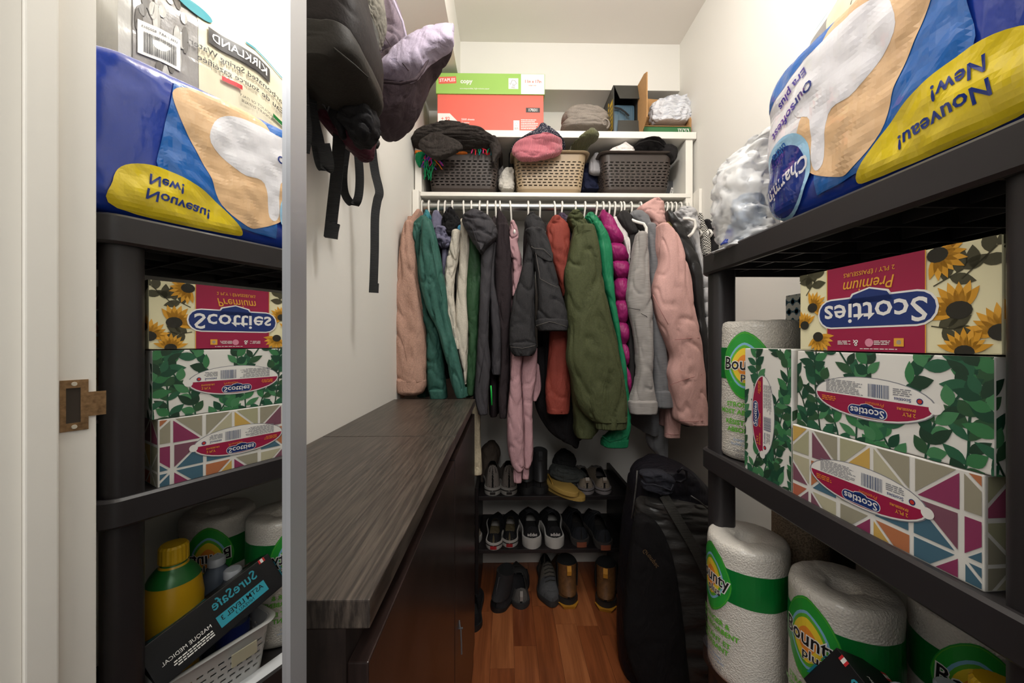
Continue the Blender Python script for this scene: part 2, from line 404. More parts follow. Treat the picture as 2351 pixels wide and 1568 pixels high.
for y0, y1, lab in ((.290, .7885, 'long black-brown shoe cabinet nearest the doorway along the wall'), (.7905, 1.297, 'black-brown shoe cabinet standing under the peach and teal coats')):
    c = thing('shoe_cabinet', lab, 'cabinet', ((XL + CXF) / 2, (y0 + y1) / 2, 0), 'shoe cabinets along the wall')
    MB().box((XL + .013, y0, .0), (CXF - .018, y1, CZ - .022)).build('body', cab_m, c)
    MB().box((XL + .002, y0, CZ - .022), (CXF, y1, CZ), bev=.0012).build('top', cab_top, c)
    dm = MB().box((CXF - .018, y0 + .003, .07), (CXF - .002, y1 - .003, CZ - .05), bev=.0012)
    dr = dm.build('door', cab_f, c)
    MB().box((CXF - .018, y0, 0), (CXF - .006, y1, .06)).build('plinth', cab_m, c)
    if y0 > .7:
        k = MB().tube([W(1054, 1425, .86), W(1056, 1440, .858)], .0022, n=6).tube([W(1049, 1443, .86), W(1062, 1442, .855)], .002, n=6).tube([W(1058, 1444, .855), W(1059, 1470, .852), W(1060, 1502, .85)], .0016, n=6)
        k = k.build('pull_cord', mat('cord_clip', '#77777A', .4, .5), dr); k['label'] = 'small metal clip with hanging cord'

# ------------------------------------------------------------------ black plastic shelving unit
plas = bumpy(mat('charcoal_plastic', '#2B2829', .42, spec=.5), (400, 400, 400), .12, .0006)
SX0, SX1, SY0, SY1 = .452, .795, .288, .886
SHELF_Z = (1.297, .857, .417, .075)
def rrect(x0, y0, x1, y1, r, z, n=5):
    out = []
    for cx, cy, a in ((x1 - r, y1 - r, 0), (x0 + r, y1 - r, 90), (x0 + r, y0 + r, 180), (x1 - r, y0 + r, 270)):
        for k in range(n + 1):
            t = math.radians(a + 90 * k / n); out.append(Vector((cx + r * math.cos(t), cy + r * math.sin(t), z)))
    return out
unit = thing('shelving_unit', 'charcoal plastic shelving unit with four tiers along the wall', 'shelving', ((SX0 + SX1) / 2, (SY0 + SY1) / 2, 0))
for z in SHELF_Z:
    h = .046; q = .004
    rings = [rrect(SX0 + .010, SY0 + .010, SX1 - .010, SY1 - .010, .022, z - h), rrect(SX0 + q, SY0 + q, SX1 - q, SY1 - q, .03, z - h), rrect(SX0, SY0, SX1, SY1, .032, z - h + q),
             rrect(SX0, SY0, SX1, SY1, .032, z - q), rrect(SX0 + q, SY0 + q, SX1 - q, SY1 - q, .03, z), rrect(SX0 + .009, SY0 + .009, SX1 - .009, SY1 - .009, .024, z),
             rrect(SX0 + .011, SY0 + .011, SX1 - .011, SY1 - .011, .022, z - .006), rrect(SX0 + .04, SY0 + .04, SX1 - .04, SY1 - .04, .01, z - .006)]
    sh = MB().loft(rings, 0, False, True)
    sh.loft([rrect(SX0 + .010, SY0 + .010, SX1 - .010, SY1 - .010, .022, z - h), rrect(SX0 + .010, SY0 + .010, SX1 - .010, SY1 - .010, .022, z - .012)], 0, False, True)
    so = sh.build('shelf', plas, unit, autos=35)
    rb = MB()
    for k in range(7):
        y = SY0 + .07 + k * .076; rb.box((SX0 + .012, y, z - .04), (SX1 - .012, y + .004, z - .012))
    for k in range(3):
        x = SX0 + .09 + k * .08; rb.box((x, SY0 + .012, z - .036), (x + .004, SY1 - .012, z - .0125))
    o = rb.build('rib', plas, so); o['kind'] = 'stuff'
PO = .036
for i in range(4):
    ztop = SHELF_Z[i] - .046; zbot = SHELF_Z[i + 1] - .008 if i < 3 else 0.0
    for px in (SX0 + PO, SX1 - PO):
        for py in (SY0 + .040, SY1 - PO):
            w = .0245
            MB().loft([rrect(px - w, py - w, px + w, py + w, .017, zbot), rrect(px - w, py - w, px + w, py + w, .017, ztop + .02)]).build('post', plas, unit, autos=40)

# ------------------------------------------------------------------ printed tissue boxes
def clip_poly(pts, u0, v0, u1, v1):
    for ax, lim, sg in ((0, u0, 1), (0, u1, -1), (1, v0, 1), (1, v1, -1)):
        out = []
        for i, p in enumerate(pts):
            q = pts[(i + 1) % len(pts)]; a = sg * (p[ax] - lim); b = sg * (q[ax] - lim)
            if a >= 0: out.append(p)
            if a * b < 0:
                t = a / (a - b); out.append((p[0] + (q[0] - p[0]) * t, p[1] + (q[1] - p[1]) * t))
        pts = out
        if len(pts) < 3: return None
    return pts
class ClipSheet(Sheet):
    box = None
    def poly(s, pts, m, cut=None):
        if s.box:
            pts = clip_poly(pts, *s.box)
            if not pts: return
        Sheet.poly(s, pts, m, cut)
    def line(s, pts, w, m):
        for a, b in zip(pts[:-1], pts[1:]):
            dx, dy = b[0] - a[0], b[1] - a[1]; q = math.hypot(dx, dy) or 1; nx, ny = -dy / q * w / 2, dx / q * w / 2
            s.poly([(a[0] + nx, a[1] + ny), (a[0] - nx, a[1] - ny), (b[0] - nx, b[1] - ny), (b[0] + nx, b[1] + ny)], m)
PR = .45
def ink(name, col, rough=PR): return mat('ink_' + name, col, rough)
crimson, cream, navy, paper = ink('crimson', '#9C1F45'), ink('cream', '#EBE3BC'), ink('navy', '#1E3470'), ink('paper', '#E9E6E0')
gold, olive_i, centre_i, ochre = ink('gold', '#E3A63A'), ink('olive', '#4A4733'), ink('centre', '#2C2A22'), ink('ochre', '#D79A2C')
black_i, grey_i = ink('black', '#1C1B1C'), ink('grey', '#85868C')
greens = [ink('leaf%d' % i, c) for i, c in enumerate(('#1F4A36', '#2E6247', '#3C7A4C', '#24402F', '#33573A', '#4A8458'))]
tri_cols = [ink('tri%d' % i, c) for i, c in enumerate(('#8E3A5E', '#B8744E', '#CBA659', '#9C9682', '#4A6C7E', '#ABA888', '#7E5160', '#B4664E', '#B8B296', '#A2506C'))]
def pat_leaf(s, w, h, seed):
    r = random.Random(seed); s.box = (0, 0, w, h)
    for k in range(int(w / .027) + 2):
        u = k * .027 + r.uniform(-.006, .006) - .01; v = -.02; ang = PI / 2 + r.uniform(-.35, .35); pts = [(u, v)]; side = 1
        leaves = []
        while v < h + .01:
            ang += r.uniform(-.28, .28); ang = min(max(ang, PI / 2 - .6), PI / 2 + .6)
            u += math.cos(ang) * .0125; v += math.sin(ang) * .0125; pts.append((u, v))
            for sd in (1, -1):
                if r.random() < .86: leaves.append((u, v, ang + sd * r.uniform(.55, 1.15), r.uniform(.019, .031), r.uniform(.0050, .0080), r.choice(greens)))
        s.line(pts, .0024, greens[r.choice((0, 3))])
        for l in leaves:
            s.lift += r.uniform(0, 1) * s.step; s.leaf(*l); s.lift = s.base + .0001
    s.box = None
def pat_tri(s, w, h, seed):
    r = random.Random(seed); s.box = (.002, .002, w - .002, h - .002); c = .046; g = .0022
    for j in range(int(h / c) + 2):
        for i in range(int(w / c) + 2):
            u0, v0 = i * c - .012 + r.uniform(-.001, .001), j * c - .02 + r.uniform(-.001, .001); u1, v1 = u0 + c, v0 + c
            if (i + j) % 2: T = [((u0, v0), (u1, v0), (u0, v1)), ((u1, v0), (u1, v1), (u0, v1))]
            else: T = [((u0, v0), (u1, v0), (u1, v1)), ((u0, v0), (u1, v1), (u0, v1))]
            for t in T:
                cx, cy = sum(p[0] for p in t) / 3, sum(p[1] for p in t) / 3
                s.poly([(cx + (p[0] - cx) * .83, cy + (p[1] - cy) * .83) for p in t], r.choice(tri_cols))
    s.box = None
def pat_flower(s, w, h, seed):
    r = random.Random(seed); s.box = (0, 0, w, h)
    def flower(u, v, R, a):
        for k in range(9):
            s.leaf(u, v, a + 2.5 * k / 8 - 1.25, R * r.uniform(.85, 1.1), R * .16, gold if k % 2 else ochre, 5)
        s.layer(); s.ell(u, v, R * .36, R * .30, centre_i, 14)
    def sprig(u, v, a, L):
        s.line([(u, v), (u + L * math.cos(a), v + L * math.sin(a))], .0014, olive_i)
        for t, sd in ((.35, 1), (.55, -1), (.8, 1), (1, 0)): s.leaf(u + L * t * math.cos(a), v + L * t * math.sin(a), a + sd * .8, .024, .0062, olive_i)
    for u, v, a, L in ((.205, .078, .8, .04), (.180, .074, .5, .03), (.012, .084, .9, .03), (.030, .1, 2.4, .025), (.178, .03, -.2, .02)): sprig(u, v, a, L)
    s.layer()
    for u, v, R, a in ((.203, .046, .032, 2.2), (.236, .022, .028, 2.0), (.184, .108, .028, -.6), (.024, .064, .024, .6), (.010, .038, .022, 1.9), (.034, .020, .024, -1.2), (.208, .002, .024, 1.6)):
        flower(u, v, R, a)
    s.box = None
def barcode(s, u, v, w, h, m, seed=1):
    r = random.Random(seed); x = u
    while x < u + w:
        b = r.choice((.0006, .0009, .0014)); s.rect(x, v, min(x + b, u + w), v + h, m); x += b + r.choice((.0006, .001))
def small_print(s, u, v, w, h, rows, m, seed=0):
    """lines of lettering too fine to read"""
    r = random.Random(seed); lh = h / rows
    for k in range(rows):
        x = u; end = u + w * r.uniform(.75, 1)
        while x < end:
            q = r.uniform(.003, .009); s.rect(x, v + k * lh, min(x + q, end), v + k * lh + lh * .5, m); x += q + .0012
def pill(cx, cy, hw, hh, n=8):
    pts = []
    for c, a in ((cx + hw - hh, -90), (cx - hw + hh, 90)):
        for k in range(n + 1):
            t = math.radians(a + 180 * k / n); pts.append((c + hh * math.cos(t), cy + hh * math.sin(t)))
    return pts
def logo(s, u, v, w, rot=PI):
    """the white lettering on a navy badge with a bump in its outline; rot = PI stands it on its head"""
    k = w / .15; c, si = (math.cos(rot + PI), math.sin(rot + PI))
    tr = lambda P: [(u + x * k * c - y * k * si, v + x * k * si + y * k * c) for x, y in P]
    def bump(dx): return [(-.030 - dx, .012), (-.022 - dx, .024 + dx), (0, .030 + dx), (.022 + dx, .024 + dx), (.030 + dx, .012)]
    s.poly(tr(pill(0, 0, .077, .0215)), paper); s.poly(tr(bump(.002)), paper); s.layer()
    s.poly(tr(pill(0, 0, .0745, .0192)), navy); s.poly(tr(bump(0)), navy); s.layer()
    s.text('Scotties', u, v, .040 * k, paper, rot, .012, width=.132 * k); s.layer()
def oval_label(s, u, v, a, b, rot=0.0, seed=3):
    """the oval tear-out: white half with small print and barcode, crimson half with the brand"""
    c, si = math.cos(rot), math.sin(rot); tr = lambda x, y: (u + x * c - y * si, v + x * si + y * c)
    s.ell(u, v, a * 1.02, b * 1.04, grey_i, 36, rot); s.layer(); s.ell(u, v, a, b, paper, 36, rot); s.layer()
    n = 18; arc = [(a * .985 * math.cos(t), b * .97 * math.sin(t)) for t in [PI + PI * k / n for k in range(n + 1)]]
    s.poly([tr(x, y + .001) for x, y in arc], crimson); s.layer()
    sub = ClipSheet(lambda x, y, l: s.place(*tr(x, y), l)); sub.lift = s.lift; sub.base = s.lift
    small_print(sub, -a * .78, b * .12, a * .72, b * .68, 9, grey_i, seed); barcode(sub, a * .02, b * .12, a * .34, b * .62, mat('ink_slate', '#5C6782', PR), seed)
    small_print(sub, a * .42, b * .36, a * .30, b * .34, 4, grey_i, seed + 1)
    sub.text('Scotties', a * .56, b * .20, b * .22, navy, PI, .01); sub.ell(a * .80, b * .22, b * .13, b * .13, navy, 14); sub.layer(); sub.ell(a * .80, b * .22, b * .09, b * .09, mat('ink_red', '#C23A2E', PR), 12)
    logo(sub, 0, -b * .62, a * .66); sub.text('Premium', a * .14, -b * .20, b * .24, mat('ink_orange', '#E58A33', PR), PI, 0, shear=.2)
    sub.text('2 PLY', a * .66, -b * .42, b * .22, gold, PI, .01); sub.text('ÉPAISSEURS', a * .62, -b * .20, b * .15, gold, PI, .01)
    small_print(sub, -a * .86, -b * .36, a * .34, b * .28, 3, mat('ink_orange', '#E58A33', PR), seed + 2)
    s.ell(*tr(a * 1.0, 0), b * .24, b * .24, paper, 16, 0)
    off = len(s.mb.v); s.mb.v += sub.mb.v; s.mb.f += [tuple(i + off for i in f) for f in sub.mb.f]; s.mb.m += [s.mi(sub.mats[i]) for i in sub.mb.m]
card_white = mat('card_white', '#E4E1DA', .45); card_cream = mat('card_cream', '#E8E0B8', .45)
TD, TL, TH = .088, .236, .1165
def tissue_box(kind, label, org, rz=0.0, upright=False, seed=1, blank=False):
    """org: the far lower corner of the face shown to the aisle; u runs towards the doorway"""
    w, h = (TH, TL) if upright else (TL, TH)
    org = Vector(org); U = Vector((math.sin(rz), -math.cos(rz), 0)); N = Vector((-math.cos(rz), -math.sin(rz), 0)); V = Vector((0, 0, 1))
    t = thing('tissue_box', label, 'tissue box', org + U * w / 2 - N * TD / 2, 'tissue boxes on the middle shelf')
    base = card_cream if kind == 'flower' else mat('card_blue', '#D8DCD8', .45) if kind == 'tile' else card_white
    bm = MB().box((0, 0, 0), (w, TD, h), bev=.0016); bm.v = [tuple(org + U * x - N * y + V * z) for x, y, z in bm.v]
    bm.build('carton', base, t)
    for nm, place, pw in (('front_print', flat_place(org, U, V, N), w), ('end_print', flat_place(org + U * w - N * .001, -N, V, U), TD - .002)):
        s = ClipSheet(place); s.base = s.lift; s.lift += .0001
        {'leaf': pat_leaf, 'tri': pat_tri, 'flower': pat_flower, 'tile': pat_tile}[kind](s, pw, h, seed + (nm == 'end_print') * 10)
        s.lift = s.base + .0006
        if nm == 'front_print' and not blank:
            if kind == 'flower':
                s.rect(.049, 0, .173, h, crimson); s.layer(); s.rect(.0485, 0, .0495, h, gold); s.rect(.1725, 0, .1735, h, gold); s.layer()
                logo(s, .110, .052, .148); s.text('Premium', .108, .088, .022, gold, PI, .004, shear=.25, width=.066); s.text('2 PLY / ÉPAISSEURS', .108, .104, .008, gold, PI, .004)
                s.ell(.110, .0115, .0055, .0055, mat('ink_pinkish', '#D98AA0', PR), 12); s.rect(.140, .007, .151, .017, gold); s.ell(.1455, .012, .003, .003, paper, 8)
                s.text('&', .092, .0115, .012, paper, PI, .006); small_print(s, .116, .009, .02, .006, 3, paper, 5); small_print(s, .066, .009, .02, .006, 3, paper, 6); small_print(s, .098, .003, .055, .002, 1, paper, 7)
            elif upright: oval_label(s, w * .43, h * .49, .071, .029, PI / 2 + PI, seed)
            else: oval_label(s, w * .475, h * .49, .076, .027, 0, seed)
        s.build(nm, t)
    return t
def pat_tile(s, w, h, seed):
    s.box = (.001, .001, w - .001, h - .001); b1, b2 = ink('tile_blue', '#4E7F96'), ink('tile_teal', '#2F5E73'); c = .022
    for j in range(int(h / c) + 2):
        for i in range(int(w / c) + 2):
            u, v = i * c + (j % 2) * c / 2, j * c
            for k in range(4): s.ell(u + .0045 * math.cos(k * PI / 2), v + .0045 * math.sin(k * PI / 2), .0042, .0042, b1 if (i + j) % 3 else b2, 8)
            s.ell(u, v, .0052, .0052, b1 if (i + j) % 3 else b2, 8); s.ell(u + c / 2, v, .0024, .0024, b2, 6)
    s.box = None
DZ = SHELF_Z[1] - .006
tissue_box('tri', 'triangle-patterned tissue box at the bottom of the front stack', (.462, .604, DZ), .055, seed=4)
tissue_box('leaf', 'green leaf tissue box in the middle of the front stack', (.465, .597, DZ + TH + .001), .045, seed=2)
tissue_box('flower', 'cream tissue box with yellow flowers topping the front stack', (.466, .593, DZ + 2 * TH + .003), .05, seed=3)
tissue_box('leaf', 'green leaf tissue box standing upright beside the paper towel roll', (.464, .728, DZ), .02, upright=True, seed=8)
tissue_box('tri', 'triangle-patterned tissue box topping the rear stack behind the post', (.592, .575, DZ + 2 * TH + .002), .0, seed=14, blank=True)
tissue_box('flower', 'cream flowered tissue box in the middle of the rear stack', (.590, .572, DZ + TH + .001), .0, seed=5, blank=True)
tissue_box('leaf', 'green leaf tissue box at the bottom of the rear stack', (.592, .574, DZ), .0, seed=6, blank=True)
tissue_box('leaf', 'green leaf tissue box lying under the blue tile-patterned one', (.638, .862, DZ), .0, seed=9, blank=True)
tissue_box('tile', 'blue and white tile-patterned tissue box behind the flowered one', (.640, .857, DZ + TH + .001), .0, upright=True, seed=9, blank=True)

# ------------------------------------------------------------------ paper towel rolls
towel = bumpy(mat('paper_towel', '#CFC9BF', .5, coat=.3), (320, 320, 320), .55, .0022, 2, 'voronoi')
pk_green, pk_green2, lime = ink('pack_green', '#0F6B2C', .3), ink('pack_green_light', '#2E9A3A', .3), ink('lime', '#5FAF35', .3)
orange_i, yellow_i, sky_i = ink('orange', '#E2702A', .3), ink('yellow', '#E9C93A', .3), ink('sky', '#7FB4D0', .3)
def towel_roll(label, c, th0, r=.0745, h=.282, top='BOUNTY'):
    t = thing('paper_towel_roll', label, 'paper towel', c, 'paper towel rolls')
    rr = random.Random(int(c[0] * 1e4)); c = Vector(c)
    def surf(th, z):
        return r + .0012 * noise.noise(Vector((math.cos(th) * 3, math.sin(th) * 3, z * 30 + c.x * 50)))
    mb = MB(); n = 48; rings = []
    for z, k in ((.004, .3), (0, .86), (.004, .96), (.012, 1), *[(h * q / 12, 1) for q in range(1, 12)], (h - .014, 1), (h - .004, .97), (h, .90), (h - .001, .6), (h - .004, .36), (h - .006, .28), (h - .03, .26)):
        rings.append([c + Vector((math.cos(a) * surf(a, z) * k, math.sin(a) * surf(a, z) * k, z + (.002 * noise.noise(Vector((a * 4, z, 1))) if k < 1 and z > .1 else 0))) for a in [2 * PI * j / n for j in range(n)]])
    mb.loft(rings); mb.build('roll', towel, t, smooth=True)
    place = lambda u, v, l: c + Vector((math.cos(th0 + u / r) * (surf(th0 + u / r, v) + .0007 + l), math.sin(th0 + u / r) * (surf(th0 + u / r, v) + .0007 + l), v))
    s = Sheet(place); s.lift = 0; L = PI * r * 1.02
    s.rect(-L * .98, .170, L * .98, .236, pk_green, .008); s.layer(); s.build('green_band', t)
    s = Sheet(place); s.lift = .0005; z = .200
    def dia(a, b, m, u=0, v=z): s.poly([(u + a * (abs(math.cos(q)) ** 1.25) * math.copysign(1, math.cos(q)), v + b * (abs(math.sin(q)) ** 1.25) * math.copysign(1, math.sin(q))) for q in [2 * PI * k / 28 for k in range(28)]], m, .008)
    dia(.049, .070, pk_green2); s.layer(); dia(.0475, .068, lime); s.layer(); dia(.0465, .0665, pk_green2); s.layer(); dia(.034, .047, sky_i); s.layer(); dia(.030, .042, lime); s.layer(); dia(.026, .036, yellow_i); s.layer(); dia(.016, .022, orange_i); s.layer()
    s.step = .0002; s.layer()
    for dx, b, m in ((0, .06, paper), (0, .012, black_i)):
        s.text('Bounty', 0, z + .002, .036, m, 0, b, width=.086 if m is black_i else .091, shear=.05); s.layer()
    s.text('plus', .010, z - .022, .021, paper, 0, .06); s.layer(); s.text('plus', .010, z - .022, .021, black_i, 0, .012); s.layer()
    for k, (tx, sz) in enumerate((('STRONGER &', .0135), ('MOST ABSORBENT', .0135), ('RÉSISTANT ET', .0135), ('ABSORBANT', .0135))):
        s.text(tx, .004, .118 - k * .0155 - (k > 1) * .006, sz, lime, 0, .03)
    s.text('Longer Sheets', .004, .046, .0085, mat('ink_label_blue', '#7C9BC0', .4), 0, .0); s.text('feuilles plus longues', .004, .037, .0075, mat('ink_label_blue', '#7C9BC0', .4))
    s.text('2 ROLLS 91.2', .004, .024, .009, grey_i); s.text('27.9 x 15 cm', .004, .013, .008, grey_i)
    s.build('label_print', t)
    return t
LZ = SHELF_Z[2] - .006
towel_roll('paper towel roll on the middle shelf beside the upright leaf tissue box', (.548, .812, DZ), math.radians(217), h=.292)
towel_roll('paper towel roll farthest along the lower shelf beside the black case', (.508, .790, LZ), math.radians(180))
towel_roll('paper towel roll on the lower shelf behind the black mask box', (.568, .630, LZ), math.radians(192))
towel_roll('dim paper towel roll standing against the wall on the lower shelf', (.712, .560, LZ), math.radians(219))
m = bumpy(mat('woven_beige', '#8C7A66', .9), (300, 300, 300), .8, .002, 2, 'voronoi', .3)
tag(MB().lathe((.655, .835, LZ), [(0, .05), (.01, .052), (.3, .052), (.31, .048)], n=28).build('woven_canister', m, smooth=True), 'beige woven canister standing behind the rolls on the lower shelf', 'canister')

# ------------------------------------------------------------------ white basket with bottles and mask box on the lower shelf
def slotted_basket(name, label, cat, mats, cx, cy, z0, wx, wy, h, taper, cols, rows, group=None, rim=.010, band=(.18, .86), rr=.025, th=.0028, foot=0.0, rz=0.0):
    """open basket: walls pierced by staggered slots, rolled rim, base"""
    t = thing(name, label, cat, (cx, cy, z0), group)
    def outline(z, n=6):
        k = z / h; inset = foot * max(0, 1 - k / .16); ax, ay = wx / 2 - taper * (1 - k) - inset, wy / 2 - taper * (1 - k) - inset
        return [Vector((x, y, z)) for x, y, _ in rrect(-ax, -ay, ax, ay, rr, 0, n)]
    def at(u, z):
        P = outline(z); L = [0]
        for i in range(len(P)): L.append(L[-1] + (P[(i + 1) % len(P)] - P[i]).length)
        s = (u % 1) * L[-1]
        for i in range(len(P)):
            if s <= L[i + 1] + 1e-9:
                f = (s - L[i]) / max(L[i + 1] - L[i], 1e-9); return P[i].lerp(P[(i + 1) % len(P)], f)
        return P[0]
    zs = [0] + [h * (band[0] * q) for q in (.35, .7)]
    slot_rows = []
    for k in range(rows):
        a = h * (band[0] + (band[1] - band[0]) * k / rows); b = h * (band[0] + (band[1] - band[0]) * (k + .40) / rows); slot_rows.append(len(zs)); zs += [a, b]
    zs += [h * band[1], h]
    nu = cols * 8; us = [i / nu for i in range(nu)]
    cache = [[at(u, z) for u in us] for z in zs]; vs = [p for r in cache for p in r]; fs = []
    for j in range(len(zs) - 1):
        for i in range(nu):
            k = (i + 1) % nu
            if j in slot_rows:
                q = (i + 2 * (slot_rows.index(j) % 2)) % 8
                if q < 5: continue
            fs.append((j * nu + i, j * nu + k, (j + 1) * nu + k, (j + 1) * nu + i))
    R = Matrix.Rotation(rz, 4, 'Z'); T = Matrix.Translation((cx, cy, z0)) @ R
    w = MB().add([T @ p for p in vs], fs); w.build('wall', mats, t, solid=th)
    b = MB().loft([[T @ (p + Vector((0, 0, .0015))) for p in outline(0)], [T @ (p + Vector((0, 0, .0045))) for p in outline(0)]]); b.build('base', mats, t)
    P = outline(h); rg = []
    for a in range(8):
        q = 2 * PI * a / 8; k = 1 + (rim * .5 * math.cos(q)) / (wx / 2); rg.append([T @ Vector((p.x * (1 + (rim * .5 + rim * .5 * math.cos(q)) / (wx / 2)), p.y * (1 + (rim * .5 + rim * .5 * math.cos(q)) / (wy / 2)), h + rim * .32 * math.sin(q))) for p in P])
    rg.append(rg[0]); MB().loft(rg, 0, False, False).build('rim', mats, t, smooth=True)
    return t
bw = mat('white_plastic', '#C9C9C6', .4)
wb = slotted_basket('storage_basket', 'white slotted plastic basket on the lower shelf', 'basket', bw, .552, .464, LZ, .155, .186, .105, .012, 36, 5, band=(.2, .8), rz=0)
MB().box((.466, .475, LZ + .060), (.4685, .52, LZ + .084)).build('label_holder', mat('label_card', '#B8B39A', .5), wb)
lemon_y, cap_y, grn = mat('lemon_plastic', '#D8A91E', .3, trans=.15), mat('lemon_cap', '#D9AE22', .4), mat('label_green', '#1F6B2E', .4)
lb = thing('lemon_juice_bottle', 'yellow lemon juice bottle with ribbed cap in the white basket', 'bottle', (.556, .418, LZ + .006))
MB().lathe((.556, .418, LZ + .006), [(0, .030), (.004, .037), (.09, .038), (.112, .044), (.124, .040), (.15, .044), (.195, .046), (.232, .041), (.252, .029), (.262, .020), (.276, .018)], n=28).build('bottle_body', lemon_y, lb, smooth=True)
MB().lathe((.556, .418, LZ + .006 + .233), [(0, .0412), (.010, .0365), (.020, .0290), (.028, .0205), (.034, .0190)], n=28, cap=False).build('neck_label', grn, lb, smooth=True)
cp = MB(); cp.loft([[Vector((.556 + (rq + (.0008 if j % 2 else 0)) * math.cos(2 * PI * j / 40), .418 + (rq + (.0008 if j % 2 else 0)) * math.sin(2 * PI * j / 40), LZ + .006 + z)) for j in range(40)] for z, rq in ((.266, .0215), (.268, .0225), (.294, .0220), (.298, .019))])
cp.build('cap', cap_y, lb)
s = Sheet(lambda u, v, l: Vector((.556 + (.0395 + l) * math.cos(math.radians(205) + u / .0395), .418 + (.0395 + l) * math.sin(math.radians(205) + u / .0395), LZ + .006 + v))); s.lift = .0012
for k in range(5): s.leaf(-.03 + .015 * k, .118, -.6 + .4 * (k % 3), .028, .008, grn)
s.layer(); s.rect(-.012, .01, .03, .066, mat('label_pale', '#C8CFA8', .5), .006); s.layer(); small_print(s, -.009, .014, .034, .046, 8, olive_i, 4); s.text('RealLemon', .045, .05, .016, mat('ink_red', '#C23A2E', PR), 0, .01)
s.build('label_print', lb)
bl_glass = mat('water_bottle_plastic', '#8E9BB0', .12, trans=.5, ior=1.33)
for i, (x, y, hh, lab) in enumerate(((.600, .452, .205, 'clear ribbed water bottle nearest the lemon juice bottle'), (.612, .512, .210, 'clear water bottle at the back of the white basket'), (.552, .516, .200, 'clear water bottle leaning by the mask box'))):
    b = thing('water_bottle', lab, 'bottle', (x, y, LZ + .006), 'water bottles in the white basket')
    pr = [(0, .022), (.004, .028)] + [(.02 + .012 * k, .029 - .0018 * (k % 2)) for k in range(int((hh - .075) / .012))] + [(hh - .05, .029), (hh - .03, .022), (hh - .018, .014), (hh - .014, .013)]
    MB().lathe((x, y, LZ + .006), pr, n=22).build('bottle_body', bl_glass, b, smooth=True)
    MB().lathe((x, y, LZ + .006 + hh - .016), [(0, .0165), (.013, .0165), (.016, .014)], n=22).build('cap', mat('bottle_cap_white', '#B9BEC6', .4), b, autos=40)
    MB().lathe((x, y, LZ + .006 + .045), [(0, .0300), (.045, .0300)], n=22, cap=False).build('label', mat('bottle_label_blue', '#2A3F92', .35), b, smooth=True)
# black mask carton tilted in the basket
MBX = thing('mask_box', 'black face mask carton with teal lettering tilted in the white basket', 'carton', (.50, .45, LZ + .06))
bk = mat('carton_black', '#141416', .38); tl = ink('teal', '#2C8C9C')
p0 = Vector((.476, .368, LZ + .100)); ax = Vector((-.004, .25, .078)).normalized(); Lm, Wm, Hm = .218, .080, .074
wx_ = ax.cross(Vector((0, 0, 1))).normalized()
tilt = Matrix.Rotation(math.radians(28), 3, ax); wx_ = tilt @ wx_; up_ = wx_.cross(ax).normalized()
p0 = p0 - wx_ * 0.0
mb = MB().box((0, 0, 0), (Wm, Lm, Hm), bev=.0012); mb.v = [tuple(p0 + wx_ * (x - .02) + ax * y + up_ * z) for x, y, z in mb.v]; mb.build('carton', bk, MBX)
# top face: lettering along its length
o_ = p0 + wx_ * (-.02) + up_ * Hm
s = Sheet(flat_place(o_ + ax * Lm, -ax, -wx_ * -1, up_))
s.place = lambda u, v, l: o_ + ax * (Lm - u) + wx_ * v + up_ * (l)
s.rect(.112, .012, .200, .030, tl); s.layer(); s.text('ASTM LEVEL 3', .156, .021, .0125, bk, 0, .01); s.text('SureSafe', .150, .045, .026, tl, 0, .012, width=.08); s.text('MEDICAL MASK', .06, .022, .008, paper, 0, 0)
s.rect(.012, .074, .024, .084, ink('flag_red', '#C0262C')); s.layer(); s.rect(.0155, .074, .0205, .084, paper); s.layer(); s.text('*', .018, .0765, .012, ink('flag_red', '#C0262C'), 0, .02)
s.text('CANADA', .036, .079, .006, paper)
s.build('top_print', MBX)
s = Sheet(None); o2 = p0 + wx_ * (-.02)
s.place = lambda u, v, l: o2 + ax * (Lm - u) + up_ * v - wx_ * l
s.text('SureSafe', .075, .056, .026, tl, 0, .012, width=.08); s.rect(.030, .014, .118, .036, tl); s.layer(); s.text('ASTM LEVEL 3', .074, .028, .0125, bk, 0, .01); s.text('NIVEAU 3', .074, .019, .008, bk); s.text('MASQUE MEDICAL', .165, .03, .009, paper); small_print(s, .13, .012, .07, .012, 3, paper, 8)
s.rect(.010, .066, .022, .074, ink('flag_red', '#C0262C')); s.layer(); s.rect(.0135, .066, .0185, .074, paper)
s.build('side_print', MBX)
s = Sheet(None); o3 = p0 + wx_ * (-.02) + ax * Lm
s.place = lambda u, v, l: o3 + wx_ * (Wm - u) + up_ * v + ax * l
s.text('SureSafe', .05, .05, .02, tl, 0, .012); s.rect(.015, .014, .085, .032, tl); s.build('end_print', MBX)
# white sheet lying along the lip of the lower shelf
sh = MB().grid(lambda u, v: Vector((.456 + .03 * v, .40 + .24 * u, SHELF_Z[2] + .0012 + .001 * math.sin(7 * u))), 16, 2).build('paper_sheet', mat('sheet_white', '#D5D6D8', .4), solid=.0006)
tag(sh, 'thin white sheet lying along the lower shelf edge under the basket', 'paper')

